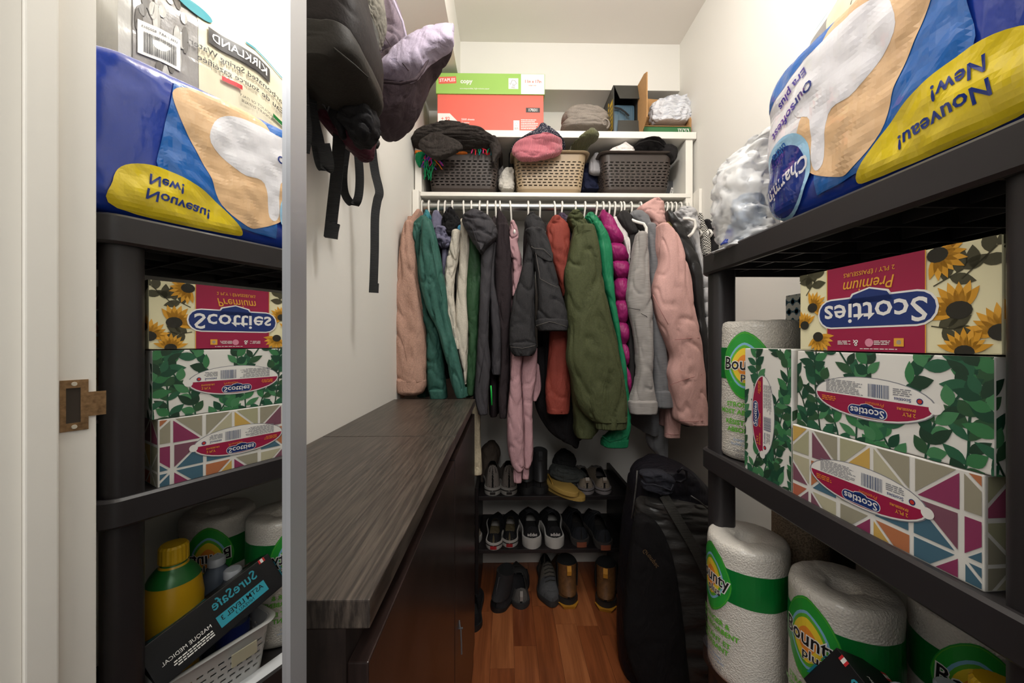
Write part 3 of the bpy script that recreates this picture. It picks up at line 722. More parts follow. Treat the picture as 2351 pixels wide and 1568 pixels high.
# ------------------------------------------------------------------ packs on the top shelf
def plastic(name, col, rough=.2, coat=.5, bump=.35, sc=34): return bumpy(mat(name, col, rough, coat=coat), (sc, sc, sc * .6), bump, .004, 4)
TZ = SHELF_Z[0] - .001
PKC = Vector((.541, .470, TZ + .134)); PA, PB, PC, PP = .083, .206, .134, 7.0
def pk_wr(y, z): return .0045 * noise.noise(Vector((y * 14, z * 22, 3))) + .0022 * noise.noise(Vector((y * 45 + z * 20, z * 40, 8)))
def pk_front(u, v, l):
    """u from the far end towards the doorway, v up: a point on the front of the toilet paper pack"""
    Y = PB * .995 - u; Z = v - PC; k = max(1 - abs(Y / PB) ** PP - abs(Z / PC) ** PP, 0) ** (1 / PP)
    y, z = PKC.y + Y, PKC.z + Z
    return Vector((PKC.x - PA * k - pk_wr(y, z) - l, y, z + .012 * (Y / PB) * 0))
pack = thing('toilet_paper_pack', 'large blue plastic pack of toilet paper lying upside down on the top shelf', 'toilet paper', (PKC.x, PKC.y, TZ))
rings = []
for i in range(91):
    Y = PB * math.sin((i / 90 - .5) * PI * .995); sc = max(1 - abs(Y / PB) ** PP, 0) ** (1 / PP); ring = []
    for j in range(128):
        a = 2 * PI * j / 128; cs, sn = math.cos(a), math.sin(a); X = PA * sc * math.copysign(abs(cs) ** (2 / PP), cs); Z = PC * sc * math.copysign(abs(sn) ** (2 / PP), sn)
        y, z = PKC.y + Y, PKC.z + Z; ring.append(Vector((PKC.x + X - pk_wr(y, z) * (1 if cs < 0 else -.5), y, z)))
    rings.append(ring)
pk_blue, pk_mid = plastic('pack_blue', '#1A3A9C', bump=.42), plastic('pack_mid_blue', '#2566B4', bump=.42)
MB().loft(rings).build('wrap', pk_blue, pack, smooth=True)
pw, py_, ptan, ptan2, plil, pnavy, psky = plastic('pack_white', '#E2E0E4', bump=.42), plastic('pack_yellow', '#E6CB2C', bump=.42), plastic('pack_tan', '#D09A66', bump=.42), plastic('pack_tan_light', '#E0B98E', bump=.42), plastic('pack_lilac', '#C9CBE6', bump=.42), plastic('pack_navy', '#16307E', bump=.42), plastic('pack_sky', '#9CC8E4', bump=.42)
pviolet = plastic('pack_violet', '#4A3A9A', bump=.42)
def smooth_loop(P, k=5):
    out = []; n = len(P)
    for i in range(n):
        a, b, c, d = P[i - 1], P[i], P[(i + 1) % n], P[(i + 2) % n]
        for j in range(k):
            f = j / k; out.append(tuple(.5 * (2 * b[q] + (c[q] - a[q]) * f + (2 * a[q] - 5 * b[q] + 4 * c[q] - d[q]) * f * f + (3 * b[q] - a[q] - 3 * c[q] + d[q]) * f ** 3) for q in (0, 1)))
    return [(min(max(u, .004), .405), min(max(v, .004), .262)) for u, v in out]
s = Sheet(pk_front); s.lift = .003; s.step = .00025; C = .006
s.poly([(.12, .02), (.30, .03), (.315, .10), (.29, .25), (.13, .25)], pk_mid, C); s.layer()
s.poly([(.012, .105), (.04, .125), (.085, .115), (.12, .13), (.135, .17), (.15, .243), (.02, .243), (.008, .16)], pw, C); s.layer()
s.poly([(.006, .20), (.10, .235), (.15, .235), (.15, .255), (.05, .253), (.008, .235)], pk_mid, C); s.layer()
# warm tan sweep and white sheet of the printed scene, without its figure
s.poly(smooth_loop([(.085, .10), (.11, .06), (.15, .035), (.178, .03), (.222, .058), (.238, .10), (.255, .13), (.285, .19), (.292, .232), (.25, .254), (.15, .255), (.125, .20), (.10, .15)]), ptan2, C); s.layer()
s.poly(smooth_loop([(.240, .165), (.228, .215), (.19, .236), (.13, .236), (.09, .215), (.086, .16), (.115, .135), (.118, .065), (.136, .06), (.146, .125), (.19, .13)]), pw, C); s.layer()
s.poly(smooth_loop([(.185, .018), (.228, .058), (.262, .080), (.312, .092), (.352, .080), (.366, .05), (.358, .012), (.21, .008)]), py_, C); s.layer()
s.ell(.058, .072, .058, .066, psky, 36, -.25, C); s.layer(); s.ell(.055, .066, .052, .056, pnavy, 36, -.25, C); s.layer()
s.text('Charmin', .066, .066, .034, pw, PI + .30, .02, width=.098, shear=.2); s.text('ultra', .052, .118, .018, pk_mid, PI + .3, .02); s.text('ultra', .046, .104, .018, pviolet, PI + .3, .02)
s.text('Our', .105, .182, .022, pnavy, PI + .4, .02); s.text('softest', .062, .162, .022, pviolet, PI + .4, .02); s.text('Era plus', .078, .205, .020, pviolet, PI + .4, .02)
s.text('Nouveau!', .284, .040, .024, pnavy, PI + .10, .02, width=.088); s.text('New!', .302, .068, .024, pnavy, PI + .06, .02, width=.044)
s.build('wrap_print', pack)
kn = MB(); rr_ = []
for i in range(9):
    t = i / 8; ring = []
    for j in range(28):
        a = 2 * PI * j / 28; rad = .012 + .055 * t * (1 + .25 * math.cos(7 * a)); ring.append(Vector((.541 + rad * .6 * math.cos(a), .249 + .022 * t ** .6, TZ + .135 + rad * 1.2 * math.sin(a))))
    rr_.append(ring)
kn.loft(rr_).build('gathered_end', plastic('pack_clear_white', '#C7CBD6', bump=.3), pack, smooth=True)

# shrink-wrapped sparkling water standing behind it
wp = thing('water_pack', 'shrink-wrapped pack of sparkling water with cream label behind the blue pack', 'water pack', (.705, .585, TZ))
WX = .628
def wp_top(y): return 1.865 - max(0, (y - .60)) * .55 - max(0, .42 - y) * .2
def wp_front(u, v, l):
    y = .80 - u; b = .006 * (math.sin(y * 48) ** 2) * (1 if v < .4 else .4); e = max(0, (v - .47) / .09)
    return Vector((WX - b * .6 + .05 * e * e + .003 * noise.noise(Vector((y * 20, v * 20, 1))) - l, y, TZ + v * (wp_top(y) - TZ) / .565))
film, wgrey = plastic('film_grey', '#B9B6B0', .18, .6, .5), plastic('film_stone', '#8F8A86', .3, .4, .6)
g = MB(); nU, nV = 60, 40
g.grid(lambda u, v: wp_front(.44 * (1 - u), .565 * v, 0), nU, nV)
g.grid(lambda u, v: Vector((.795, .36 + .44 * u, TZ + (wp_top(.36 + .44 * u) - TZ) * v)), nU, 4)
g.grid(lambda u, v: (lambda a, b: a.lerp(b, v))(wp_front(.44 * (1 - u), .565, 0), Vector((.795, .36 + .44 * u, wp_top(.36 + .44 * u)))), nU, 4)
for y, uu in ((.36, .44), (.80, 0.0)):
    g.grid(lambda u, v: (lambda a, b: a.lerp(b, u))(wp_front(uu, .565 * v, 0), Vector((.795, y, TZ + (wp_top(y) - TZ) * v))), 4, nV)
g.build('wrap', film, wp, smooth=True)
wlab, wink, wteal = plastic('label_cream', '#DDD3B6', .25, .5, .15), ink('label_dark', '#3E3A38'), ink('label_teal', '#1E7F8C')
s = Sheet(wp_front); s.lift = .003; s.step = .0009
s.rect(.03, .02, .42, .50, wgrey, .006); s.layer(); s.poly([(.075, .22), (.315, .20), (.318, .50), (.20, .545), (.07, .50)], wlab, .006); s.layer()
for k in range(26):
    rk = random.Random(k); s.ell(rk.uniform(.33, .42), rk.uniform(.22, .52), rk.uniform(.006, .006), rk.uniform(.006, .03), film if k % 2 else ink('stone_dark', '#5E5852'), 10)
s.layer(); s.rect(.348, .36, .414, .425, paper, .006); s.layer(); barcode(s, .355, .366, .05, .040, black_i, 4); s.text('ITM. / ART. 8202015', .381, .415, .0065, black_i); s.layer()
s.ell(.318, .52, .032, .022, wteal, 24, .3); s.rect(.03, .508, .22, .516, wteal, .006); s.layer()
s.rect(.172, .452, .300, .487, wink, .006); s.layer(); s.text('KIRKLAND', .236, .469, .026, paper, 0, .015, width=.114); s.text('Carbonated Spring Water', .232, .432, .018, wink, 0, .01, width=.205); s.text('Eau de source gazéifiée', .230, .408, .018, wink, 0, .01, width=.18)
s.rect(.135, .372, .165, .382, pk_green, .006); s.rect(.235, .385, .275, .395, ink('flag_red', '#C0262C'), .006); s.text('PRODUCT OF ITALY', .20, .372, .009, wink); s.text('PRODUIT D\'ITALIE', .20, .361, .009, wink)
s.text('24 - 500 mL bottles', .20, .335, .009, wink); s.text('NET 12 L', .20, .315, .018, wink, 0, .01)
s.build('label_print', wp)

# clear plastic bag slumped at the far end of the top shelf
clear = bumpy(mat('clear_film', '#F4F4F4', .22, alpha=.50), (45, 45, 20), .5, .004, 3)
bag = thing('plastic_bag', 'crumpled clear plastic bag at the far end of the top shelf', 'plastic bag', W(1700, 590, .80))
softobj('film', clear, bag, [(332, 1716, 1730), (350, 1695, 1738), (385, 1668, 1745), (430, 1656, 1750), (480, 1656, 1750), (515, 1664, 1750), (545, 1672, 1750), (562, 1668, 1752), (572, 1655, 1752)], .775, .055, amp=.016, fx=26, fz=20, seed=3, ridge=True, bottom='round', sq=2.0, n=48, m=60, rise=.002)
softobj('inner_package', plastic('bag_blue', '#8FA6C0', bump=.5), bag, [(455, 1694, 1742), (485, 1686, 1745), (520, 1682, 1746), (560, 1680, 1746)], .785, .025, amp=.01, fx=30, fz=24, seed=5, ridge=True, bottom='round', rise=.003)
softobj('blue_corner', pk_blue, bag, [(528, 1673, 1680), (545, 1664, 1678), (560, 1656, 1674)], .79, .012, amp=.003, fx=30, fz=30, bottom='round', rise=.002)

# ------------------------------------------------------------------ boxes on the upper white board
UZ = 1.9745
pb = thing('paper_carton', 'red and green copy paper carton on the upper white shelf', 'carton', ((W(1004, 300, 1.6).x + W(1249, 300, 1.6).x) / 2, 1.742, UZ))
bx0, bx1 = W(1004, 300, 1.6).x, W(1248, 300, 1.6).x; lz = 2.139; tz = 2.226
red_c, grn_c = mat('carton_red', '#E4695A', .5), mat('carton_green', '#98C25E', .5); wht_c = mat('carton_white', '#E9E6E2', .5); kraft = bumpy(mat('kraft', '#B58A5A', .8), (90, 90, 90), .2, .001, 4, tint=.06)
MB().box((bx0, 1.602, UZ), (bx1, 1.884, tz - .006), bev=.002).build('box_body', red_c, pb)
ld = MB().box((bx0 - .005, 1.596, lz), (bx1 + .005, 1.89, tz), bev=.002).build('lid', grn_c, pb)
Lb = bx1 - bx0 + .01
pl_lid = flat_place((bx0 - .005, 1.596, lz), (1, 0, 0), (0, 0, 1), (0, -1, 0)); hh = tz - lz
def sheet(pl, lift=.0004): q = Sheet(pl); q.lift = lift; return q
s = sheet(pl_lid); s.rect(Lb * .78, 0.001, Lb - .002, hh - .002, wht_c); s.layer()
s.text('11in x 17in', Lb * .89, .054, .0175, red_c, 0, .02, width=.068); s.text('ledger size', Lb * .885, .038, .0075, red_c, 0, .01); s.build('size_panel', ld)
c, si = math.cos(.05), math.sin(.05); q = lambda x, y: (.048 + x * c - y * si, .056 + x * si + y * c)
s = sheet(pl_lid); s.poly([q(-.037, -.0145), q(.037, -.0145), q(.037, .0145), q(-.037, .0145)], red_c); s.layer(); s.text('STAPLES', .048, .056, .0185, wht_c, .05, .025, width=.066); s.build('logo_panel', ld)
s = sheet(pl_lid); s.text('copy', .127, .052, .026, wht_c, 0, .03); s.text('eco-responsible, high-volume paper', .162, .022, .0085, wht_c, 0, .008, width=.124); s.build('lettering', ld)
s = sheet(pl_lid); s.rect(Lb * .665, .022, Lb * .755, .067, wht_c); s.layer()
s.line([(Lb * .672, .046), (Lb * .683, .040), (Lb * .70, .060), (Lb * .725, .056), (Lb * .742, .044), (Lb * .725, .042)], .0013, wink); s.line([(Lb * .706, .045), (Lb * .706, .036), (Lb * .722, .036), (Lb * .722, .042)], .0013, wink); s.text('FSC', Lb * .71, .028, .0095, wink); s.build('certificate_mark', ld)
pl_b = flat_place((bx0, 1.602, UZ), (1, 0, 0), (0, 0, 1), (0, -1, 0))
s = sheet(pl_b); s.rect(Lb * .815, .092, Lb * .945, .112, wink); s.layer(); s.text('17031', Lb * .88, .102, .0165, wht_c, 0, .02); s.build('number_panel', pb)
s = sheet(pl_b); s.poly([(.0015, .085), (.052, .085), (.085, .052), (.052, .02), (.0015, .02)], wht_c); s.layer(); s.text('+ 92', .034, .062, .020, red_c, 0, .02); s.build('brightness_panel', pb)
s = sheet(pl_b); s.text('2500 sheets', .128, .060, .0115, wht_c, 0, .015); s.text('5 reams', .118, .047, .010, wht_c, 0, .012); small_print(s, Lb * .77, .022, .075, .044, 6, wht_c, 9); s.build('lettering', pb)
s = sheet(pl_b); s.rect(Lb * .70, .016, Lb * .755, .058, wht_c); s.layer(); s.line([(Lb * .71, .046), (Lb * .718, .043), (Lb * .726, .053), (Lb * .742, .044)], .001, grey_i); s.text('FSC', Lb * .727, .036, .007, grey_i); small_print(s, Lb * .71, .02, .018, .01, 3, grey_i, 2); s.build('certificate_mark', pb)

# rolled grey blanket
bl_m = cloth_mat('grey_blanket', '#8E857C', fine=300)
bl = thing('folded_blanket', 'grey fleece blanket folded on the upper white shelf', 'blanket', W(1342, 305, 1.68))
for k, (rows, dd, tt) in enumerate((([(283, 1300, 1388), (290, 1290, 1396), (297, 1288, 1398), (304, 1293, 1394)], 1.665, .075), ([(262, 1300, 1380), (270, 1291, 1392), (280, 1290, 1395), (290, 1296, 1390)], 1.672, .068), ([(254, 1332, 1352), (260, 1322, 1374), (268, 1316, 1384)], 1.69, .05))):
    softobj('fold', bl_m, bl, rows, dd, tt, amp=.006, fx=16, fz=24, seed=k + 2, bottom='round', rise=.004, m=24)
rp = []
for k in range(26):
    t = k / 25; a = -1.2 + 6.2 * t; rr_ = .020 - .013 * t; rp.append(W(1389, 283, 1.60) + Vector((rr_ * math.cos(a), -.004 * t, rr_ * 1.15 * math.sin(a))))
MB().tube(rp, .0032, n=6).build('rolled_edge', bl_m, bl, smooth=True)

# black and yellow carton lying open towards the door
ob = thing('tool_carton', 'opened black and yellow cardboard box holding a blue plastic case', 'carton', (W(1437, 300, 1.62).x, 1.75, UZ))
xa, xb = W(1408, 250, 1.62).x, W(1466, 250, 1.62).x; zt = 2.198; t_ = .004; yb_ = 1.878
ck_dark, ck_yel = mat('carton_charcoal', '#3B3A35', .5), mat('carton_yellow', '#E0B72E', .5)
MB().box((xa, 1.62, UZ), (xa + t_, yb_, zt)).box((xa, 1.62, zt - t_), (xb, yb_, zt)).box((xa, 1.62, UZ), (xb, yb_, UZ + t_)).box((xb - t_, 1.62, UZ), (xb, yb_, zt)).box((xa, yb_ - t_, UZ), (xb, yb_, zt)).build('box_body', ck_dark, ob)
MB().add([(xa + .004, 1.62, zt), (xb, 1.62, zt), (xb - .002, 1.598, zt - .070), (xa + .022, 1.598, zt - .070), (xa + .004, 1.623, zt), (xb, 1.623, zt), (xb - .002, 1.601, zt - .070), (xa + .022, 1.601, zt - .070)], [(0, 1, 2, 3), (7, 6, 5, 4), (0, 3, 7, 4), (1, 5, 6, 2), (3, 2, 6, 7), (0, 4, 5, 1)]).build('flap', ck_dark, ob)
MB().add([(xa + .012, 1.60, UZ + .001), (xb, 1.60, UZ + .001), (xb, 1.61, UZ + .068), (xa + .018, 1.61, UZ + .068), (xa + .012, 1.604, UZ + .001), (xb, 1.604, UZ + .001), (xb, 1.614, UZ + .068), (xa + .018, 1.614, UZ + .068)], [(0, 1, 2, 3), (7, 6, 5, 4), (0, 3, 7, 4), (1, 5, 6, 2), (3, 2, 6, 7), (0, 4, 5, 1)]).build('flap', ck_dark, ob)
f0 = Vector((xb, 1.62, UZ)); f1 = Vector((W(1487, 250, 1.52).x, 1.52, UZ)); fd = (f1 - f0); nn = fd.cross(Vector((0, 0, 1))).normalized() * .004
prof = [f0, f0 + fd * .45, f1 + Vector((0, 0, .03)), f1 + Vector((0, 0, zt - UZ - .012)), f0 + fd * .7 + Vector((0, 0, zt - UZ)), f0 + Vector((0, 0, zt - UZ))]
MB().loft([[p for p in prof], [p + nn for p in prof]]).build('side_flap', kraft, ob)
s = Sheet(flat_place((xa, 1.878, UZ), (0, -1, 0), (0, 0, 1), (-1, 0, 0)))
s.rect(.205, .04, .25, .17, ck_yel); s.layer(); small_print(s, .21, .05, .035, .11, 6, ck_dark, 3)
for k in range(7): s.rect(.176, .036 + k * .023, .194, .050 + k * .023, ck_yel); s.rect(.176, .050 + k * .023, .183, .055 + k * .023, ck_yel)
small_print(s, .02, .03, .12, .15, 12, mat('carton_grey_ink', '#8A8676', .6), 6); s.build('side_print', ob)
s = Sheet(flat_place((xa, 1.62, zt), (1, 0, 0), (0, 1, 0), (0, 0, 1))); s.rect(.02, .003, .085, .02, ck_yel); s.build('top_print', ob)
cs_m = mat('blue_case', '#4C6473', .35); cse = thing('plastic_case', 'blue-grey plastic case with black strap inside the opened black carton', 'case', ((xa + xb) / 2, 1.74, UZ + t_))
MB().box((xa + .008, 1.64, UZ + t_ + .001), (xb - .008, 1.86, UZ + .155), bev=.012).build('case_body', cs_m, cse, autos=40)
for k in range(3): MB().box((xa + .028 + .027 * k, 1.636, UZ + .03), (xa + .032 + .027 * k, 1.641, UZ + .14), bev=.001).build('ridge', cs_m, cse)
MB().ribbon([W(1409, 246, 1.628), W(1425, 250, 1.625), W(1436, 258, 1.622), W(1444, 266, 1.62)], .009, .002, (0, .3, 1)).build('strap', mat('strap_black', '#1B1B1C', .6), cse)

# green tray carton with crumpled white plastic
gt = thing('tray_carton', 'open brown and green cardboard tray with crumpled white plastic', 'carton', (W(1535, 300, 1.65).x, 1.74, UZ))
xa2, xb2 = W(1478, 290, 1.60).x, W(1586, 290, 1.60).x
gbox = mat('tray_green', '#2F6B3C', .5)
MB().box((xa2, 1.600, UZ), (xb2, 1.604, UZ + .036)).build('front_wall', gbox, gt)
MB().box((xa2, 1.604, UZ), (xb2, 1.72, UZ + .004)).build('base', kraft, gt)
def wall4(P, name, th):
    P = [Vector(p) for p in P]; n_ = (P[1] - P[0]).cross(P[-1] - P[0]).normalized() * th; MB().loft([P, [p + n_ for p in P]]).build(name, kraft, gt)
wall4([(xa2, 1.715, UZ), (xb2, 1.715, UZ), (xb2 - .002, 1.722, UZ + .222), (xa2 + .05, 1.722, UZ + .232), (xa2 + .01, 1.72, UZ + .20)], 'back_wall', .003)
wall4([(xb2, 1.604, UZ), (xb2, 1.715, UZ), (xb2 + .006, 1.72, UZ + .215), (xb2 + .014, 1.66, UZ + .17), (xb2 + .010, 1.62, UZ + .08)], 'side_wall', .003)
wall4([(xa2, 1.604, UZ), (xa2, 1.715, UZ), (xa2 + .004, 1.715, UZ + .16), (xa2 + .002, 1.63, UZ + .06)], 'side_wall', .003)
wall4([(xa2 + .004, 1.596, UZ + .036), (xb2 - .004, 1.596, UZ + .036), (xb2 - .02, 1.632, UZ + .05), (xa2 + .02, 1.632, UZ + .05)], 'front_flap', .002)
s = Sheet(flat_place((xa2, 1.600, UZ), (1, 0, 0), (0, 0, 1), (0, -1, 0)))
for k in range(9): s.line([(.148 + k * .0055, .004), (.150 + k * .0055 + .004 * math.sin(k * 2), .018), (.146 + k * .0055, .030)], .0022, wht_c)
s.build('front_print', gt)
poly_m = bumpy(mat('white_polybag', '#DCDDE2', .3, coat=.2), (50, 50, 50), .7, .006, 4)
cw = softobj('crumpled_polybag', poly_m, None, [(231, 1548, 1570), (237, 1505, 1580), (248, 1494, 1584), (262, 1492, 1586), (276, 1494, 1582), (286, 1500, 1572)], 1.655, .040, amp=.010, fx=34, fz=30, seed=4, ridge=True, bottom='round', n=90, m=70, rise=.004)
tag(cw, 'crumpled white plastic bag stuffed in the brown tray carton', 'plastic bag')

# ------------------------------------------------------------------ baskets on the lower white board with knitwear
BZ = 1.7195
dkb, beb = mat('basket_brown', '#3E3530', .45), mat('basket_beige', '#A08B6E', .45)
grp = 'slotted baskets on the white shelf'
for px, m_, lab in ((1062, dkb, 'dark brown slotted basket under the black knit shawl'), (1263, beb, 'beige slotted basket holding the pink beanie'), (1463, dkb, 'dark brown slotted basket with black cap and white cloth')):
    x = W(px, 440, 1.6).x
    slotted_basket('slotted_basket', lab, 'basket', m_, x, 1.715, BZ, .305, .255, .172, .020, 44, 9, grp, rim=.016, band=(.22, .84), foot=.016, rr=.03)
knit_b = cloth_mat('black_knit', '#332E2B', fine=180, strength=.8, tint=.3)
sh_ = thing('knit_shawl', 'black knitted shawl heaped over the dark basket', 'shawl', W(1045, 360, 1.67))
softobj('main_fold', knit_b, sh_, [(284, 1010, 1050, 1.525, .020), (290, 985, 1085, 1.52, .030), (300, 960, 1112, 1.52, .036), (315, 948, 1134, 1.535, .045), (332, 946, 1146, 1.57, .075), (346, 952, 1148, 1.60, .085), (356, 958, 1138, 1.62, .080)], 1.6, .06, amp=.011, fx=15, fz=34, seed=2, bottom='round', n=64, m=56, rise=.005)
softobj('front_fold', knit_b, sh_, [(312, 985, 1020), (325, 965, 1052), (340, 962, 1062), (352, 975, 1042), (362, 990, 1020)], 1.50, .022, amp=.006, fx=18, fz=18, seed=6, bottom='round', m=30, rise=.006)
softobj('hanging_end', knit_b, sh_, [(318, 1118, 1140), (335, 1122, 1150), (350, 1128, 1152), (365, 1128, 1142), (378, 1130, 1136)], 1.555, .025, amp=.004, fx=20, fz=12, seed=9, bottom='round', m=20, rise=.004)
for k in range(3):
    P = []
    for j in range(20):
        t = j / 19; P.append(W(965 + 95 * t + 6 * k, 338 - 20 * k + 16 * math.sin(t * PI * (1 + .3 * k)) * -1, 1.585 - .006 * k))
rb = thing('rainbow_scarf', 'multicoloured scarf with fringe spilling from the dark basket', 'scarf', W(985, 420, 1.58))
rcol = {k: cloth_mat('yarn_' + k, c, fine=260) for k, c in dict(green='#1E8A58', orange='#D8742E', blue='#2D4FC8', pink='#E03C7E', red='#C22B32', purple='#7A3FA8', teal='#1F7F86').items()}
softobj('scarf_end', rcol['green'], rb, [(352, 956, 978), (362, 953, 976), (374, 956, 972), (382, 960, 968)], 1.575, .014, amp=.004, fx=30, fz=20, bottom='round', m=16, rise=.004)
softobj('scarf_end', rcol['orange'], rb, [(349, 953, 980), (354, 953, 976)], 1.578, .016, amp=.003, bottom='round', m=8, rise=.004)
softobj('scarf_roll', rcol['green'], rb, [(333, 1085, 1128), (342, 1062, 1130), (352, 1060, 1122)], 1.60, .03, amp=.006, fx=30, fz=30, seed=2, bottom='round', m=12, rise=.004)
softobj('scarf_roll', rcol['red'], rb, [(338, 1118, 1133), (348, 1108, 1134), (358, 1110, 1132)], 1.602, .02, amp=.004, bottom='round', m=10, rise=.003)
softobj('scarf_roll', rcol['orange'], rb, [(344, 1050, 1072), (354, 1046, 1074)], 1.59, .014, amp=.004, bottom='round', m=8, rise=.003)
rr_ = random.Random(5); keys = list(rcol)
for k in range(30):
    hang = k % 3 == 0; x0 = rr_.uniform(972, 1004); y0 = rr_.uniform(350, 358); Lk = rr_.uniform(45, 62) if hang else rr_.uniform(18, 34); x1 = rr_.uniform(972, 990) if hang else x0 + rr_.uniform(-14, 16)
    col = 'green' if hang else rr_.choice(('blue', 'pink', 'orange', 'purple', 'red', 'blue', 'pink'))
    P = [W(x0, y0, 1.572), W(x0 + rr_.uniform(-5, 5), y0 + Lk * .35, 1.562), W((x0 + x1) / 2, y0 + Lk * .7, 1.566), W(x1, y0 + Lk, 1.568)]
    MB().tube(P, .0022, n=5).build('fringe', rcol[col], rb, smooth=True)
for k in range(8):
    x0 = 1070 + k * 6; P = [W(x0, 336 + 3 * (k % 2), 1.57), W(x0 + 8, 333 + 4 * (k % 3), 1.562), W(x0 + 16, 340 + 5 * (k % 2), 1.566), W(x0 + 12 + 3 * (k % 3), 352 + 4 * (k % 2), 1.565)]
    MB().tube(P, .0028, n=5).build('fringe', rcol[('pink', 'red', 'green', 'teal')[k % 4]], rb, smooth=True)
rib_p = bumpy(mat('pink_rib_knit', '#CF7480', .85, sheen=.2), (66, 66, 14), .9, .003, 2, 'X', .18)
softk = lambda nm, lab, cat, m_, rows, d, t, **k: tag(softobj(nm, m_, None, rows, d, t, **k), lab, cat)
softk('beanie', 'pink ribbed beanie draped over the beige basket rim', 'hat', rib_p, [(312, 1232, 1264, 1.515, .025), (320, 1205, 1288, 1.52, .035), (334, 1182, 1292, 1.54, .045), (348, 1175, 1290, 1.55, .045), (358, 1180, 1268, 1.535, .03), (366, 1190, 1240, 1.53, .02)], 1.53, .04, amp=.009, fx=12, fz=16, seed=3, bottom='round', n=48, m=32, rise=.006)
navy_sp = bumpy(mat('navy_speckled_knit', '#2A2A38', .9), (260, 260, 260), .9, .004, 2, 'voronoi', .0)
n_, l_, b_ = nodes(navy_sp); vz = n_.new('ShaderNodeTexNoise'); vz.inputs['Scale'].default_value = 330; vz.inputs['Detail'].default_value = 1; tcq = n_.new('ShaderNodeTexCoord'); l_.new(tcq.outputs['Object'], vz.inputs['Vector'])
rq = n_.new('ShaderNodeValToRGB'); rq.color_ramp.elements[0].position = .60; rq.color_ramp.elements[1].position = .66; rq.color_ramp.elements[0].color = rgb('#26283A'); rq.color_ramp.elements[1].color = rgb('#C9C6C6'); l_.new(vz.outputs['Fac'], rq.inputs[0]); l_.new(rq.outputs[0], b_.inputs['Base Color'])
softk('knit_cowl', 'navy speckled knit cowl behind the pink beanie', 'scarf', navy_sp, [(290, 1238, 1254, 1.545, .015), (298, 1229, 1270, 1.547, .018), (312, 1205, 1288, 1.55, .02), (328, 1184, 1296, 1.585, .03), (344, 1172, 1298, 1.62, .04), (356, 1172, 1296, 1.64, .04)], 1.6, .03, amp=.007, fx=18, fz=18, seed=5, bottom='round', n=40, m=30)
olv = bumpy(mat('olive_rib_knit', '#5C5C38', .9, sheen=.2), (66, 66, 14), .8, .003, 2, 'X', .18)
softk('beanie', 'olive green ribbed beanie poking up from the beige basket', 'hat', olv, [(303, 1350, 1366, 1.53, .02), (309, 1338, 1374, 1.53, .027), (318, 1328, 1373, 1.535, .03), (330, 1316, 1358, 1.56, .035), (342, 1309, 1350, 1.60, .04), (356, 1306, 1348, 1.63, .04)], 1.6, .04, amp=.006, fx=16, fz=16, seed=7, bottom='round', n=40, m=30)
softk('grey_sweater', 'grey knitted sweater squeezed between the dark and beige baskets', 'sweater', cloth_mat('grey_knit', '#77726E', fine=140, strength=1, tint=.3), [(374, 1132, 1142), (388, 1132, 1156), (405, 1136, 1162), (425, 1142, 1170), (443, 1146, 1174)], 1.76, .05, amp=.01, fx=25, fz=20, seed=3, bottom='round', m=30, rise=.003)
softk('white_cloth', 'small white cloth bundle beside the beige basket', 'cloth', cloth_mat('white_cloth', '#C9C4BA', fine=300), [(390, 1160, 1176), (402, 1152, 1180), (416, 1145, 1180), (430, 1146, 1180), (438, 1152, 1178)], 1.655, .022, amp=.008, fx=30, fz=30, seed=4, ridge=True, bottom='round', m=26, rise=.003)
softk('dark_glove', 'black glove tucked beside the beige basket rim', 'glove', mat('glove_black', '#1C1B1C', .7), [(356, 1168, 1182), (372, 1167, 1182), (390, 1168, 1178)], 1.70, .02, amp=.003, bottom='round', m=14)
softk('navy_mitten', 'navy blue garment stuffed between the beige and dark baskets', 'garment', cloth_mat('navy_fleece', '#20243A', fine=200), [(384, 1336, 1360), (400, 1334, 1368), (420, 1334, 1372), (441, 1332, 1376)], 1.73, .05, amp=.012, fx=22, fz=14, seed=6, bottom='round', m=24, rise=.003)
softk('grey_pouch', 'pale grey pouch leaning behind the right dark basket', 'pouch', mat('grey_pouch', '#8D8A8C', .5), [(358, 1362, 1376), (368, 1354, 1384), (382, 1352, 1388), (396, 1352, 1388)], 1.66, .02, amp=.002, bottom='round', m=16)
softk('white_tissue', 'pointed white cloth rising from the right dark basket', 'cloth', cloth_mat('white_linen', '#E3DDD8', fine=300), [(331, 1430, 1436), (337, 1420, 1444), (343, 1402, 1454), (352, 1396, 1458)], 1.61, .022, amp=.006, fx=24, fz=20, seed=2, bottom='round', m=20, rise=.003)
cap = thing('black_cap', 'black cap with curved brim resting in the right dark basket', 'hat', W(1500, 350, 1.70))
capm = cloth_mat('cap_black', '#211F1F', fine=400)
softobj('crown', capm, cap, [(322, 1484, 1512, 1.585), (327, 1466, 1522, 1.595), (335, 1456, 1528, 1.61), (345, 1452, 1532, 1.625), (356, 1452, 1532, 1.64)], 1.6, .034, amp=.003, fx=14, fz=10, seed=1, bottom='round', m=24, rise=.006)
softobj('brim', capm, cap, [(338, 1520, 1540), (344, 1512, 1552), (354, 1518, 1554), (366, 1536, 1551), (374, 1538, 1546)], 1.60, .03, amp=.003, fx=14, fz=10, seed=3, bottom='round', m=20, rise=.004)
stitch('brim_piping', [(1456, 338, 1.575), (1468, 328, 1.563), (1490, 322, 1.556), (1512, 326, 1.56), (1526, 338, 1.575)], .003, capm, cap)
nb = thing('slim_box', 'slim dark grey box with barcode sticker beside the right basket', 'box', (W(1538, 440, 1.72).x, 1.75, BZ))
xq = W(1534, 440, 1.70).x; MB().box((xq - .02, 1.70, BZ), (xq + .035, 1.72, BZ + .105), bev=.001).build('box_body', mat('slim_box_grey', '#45464A', .5), nb)
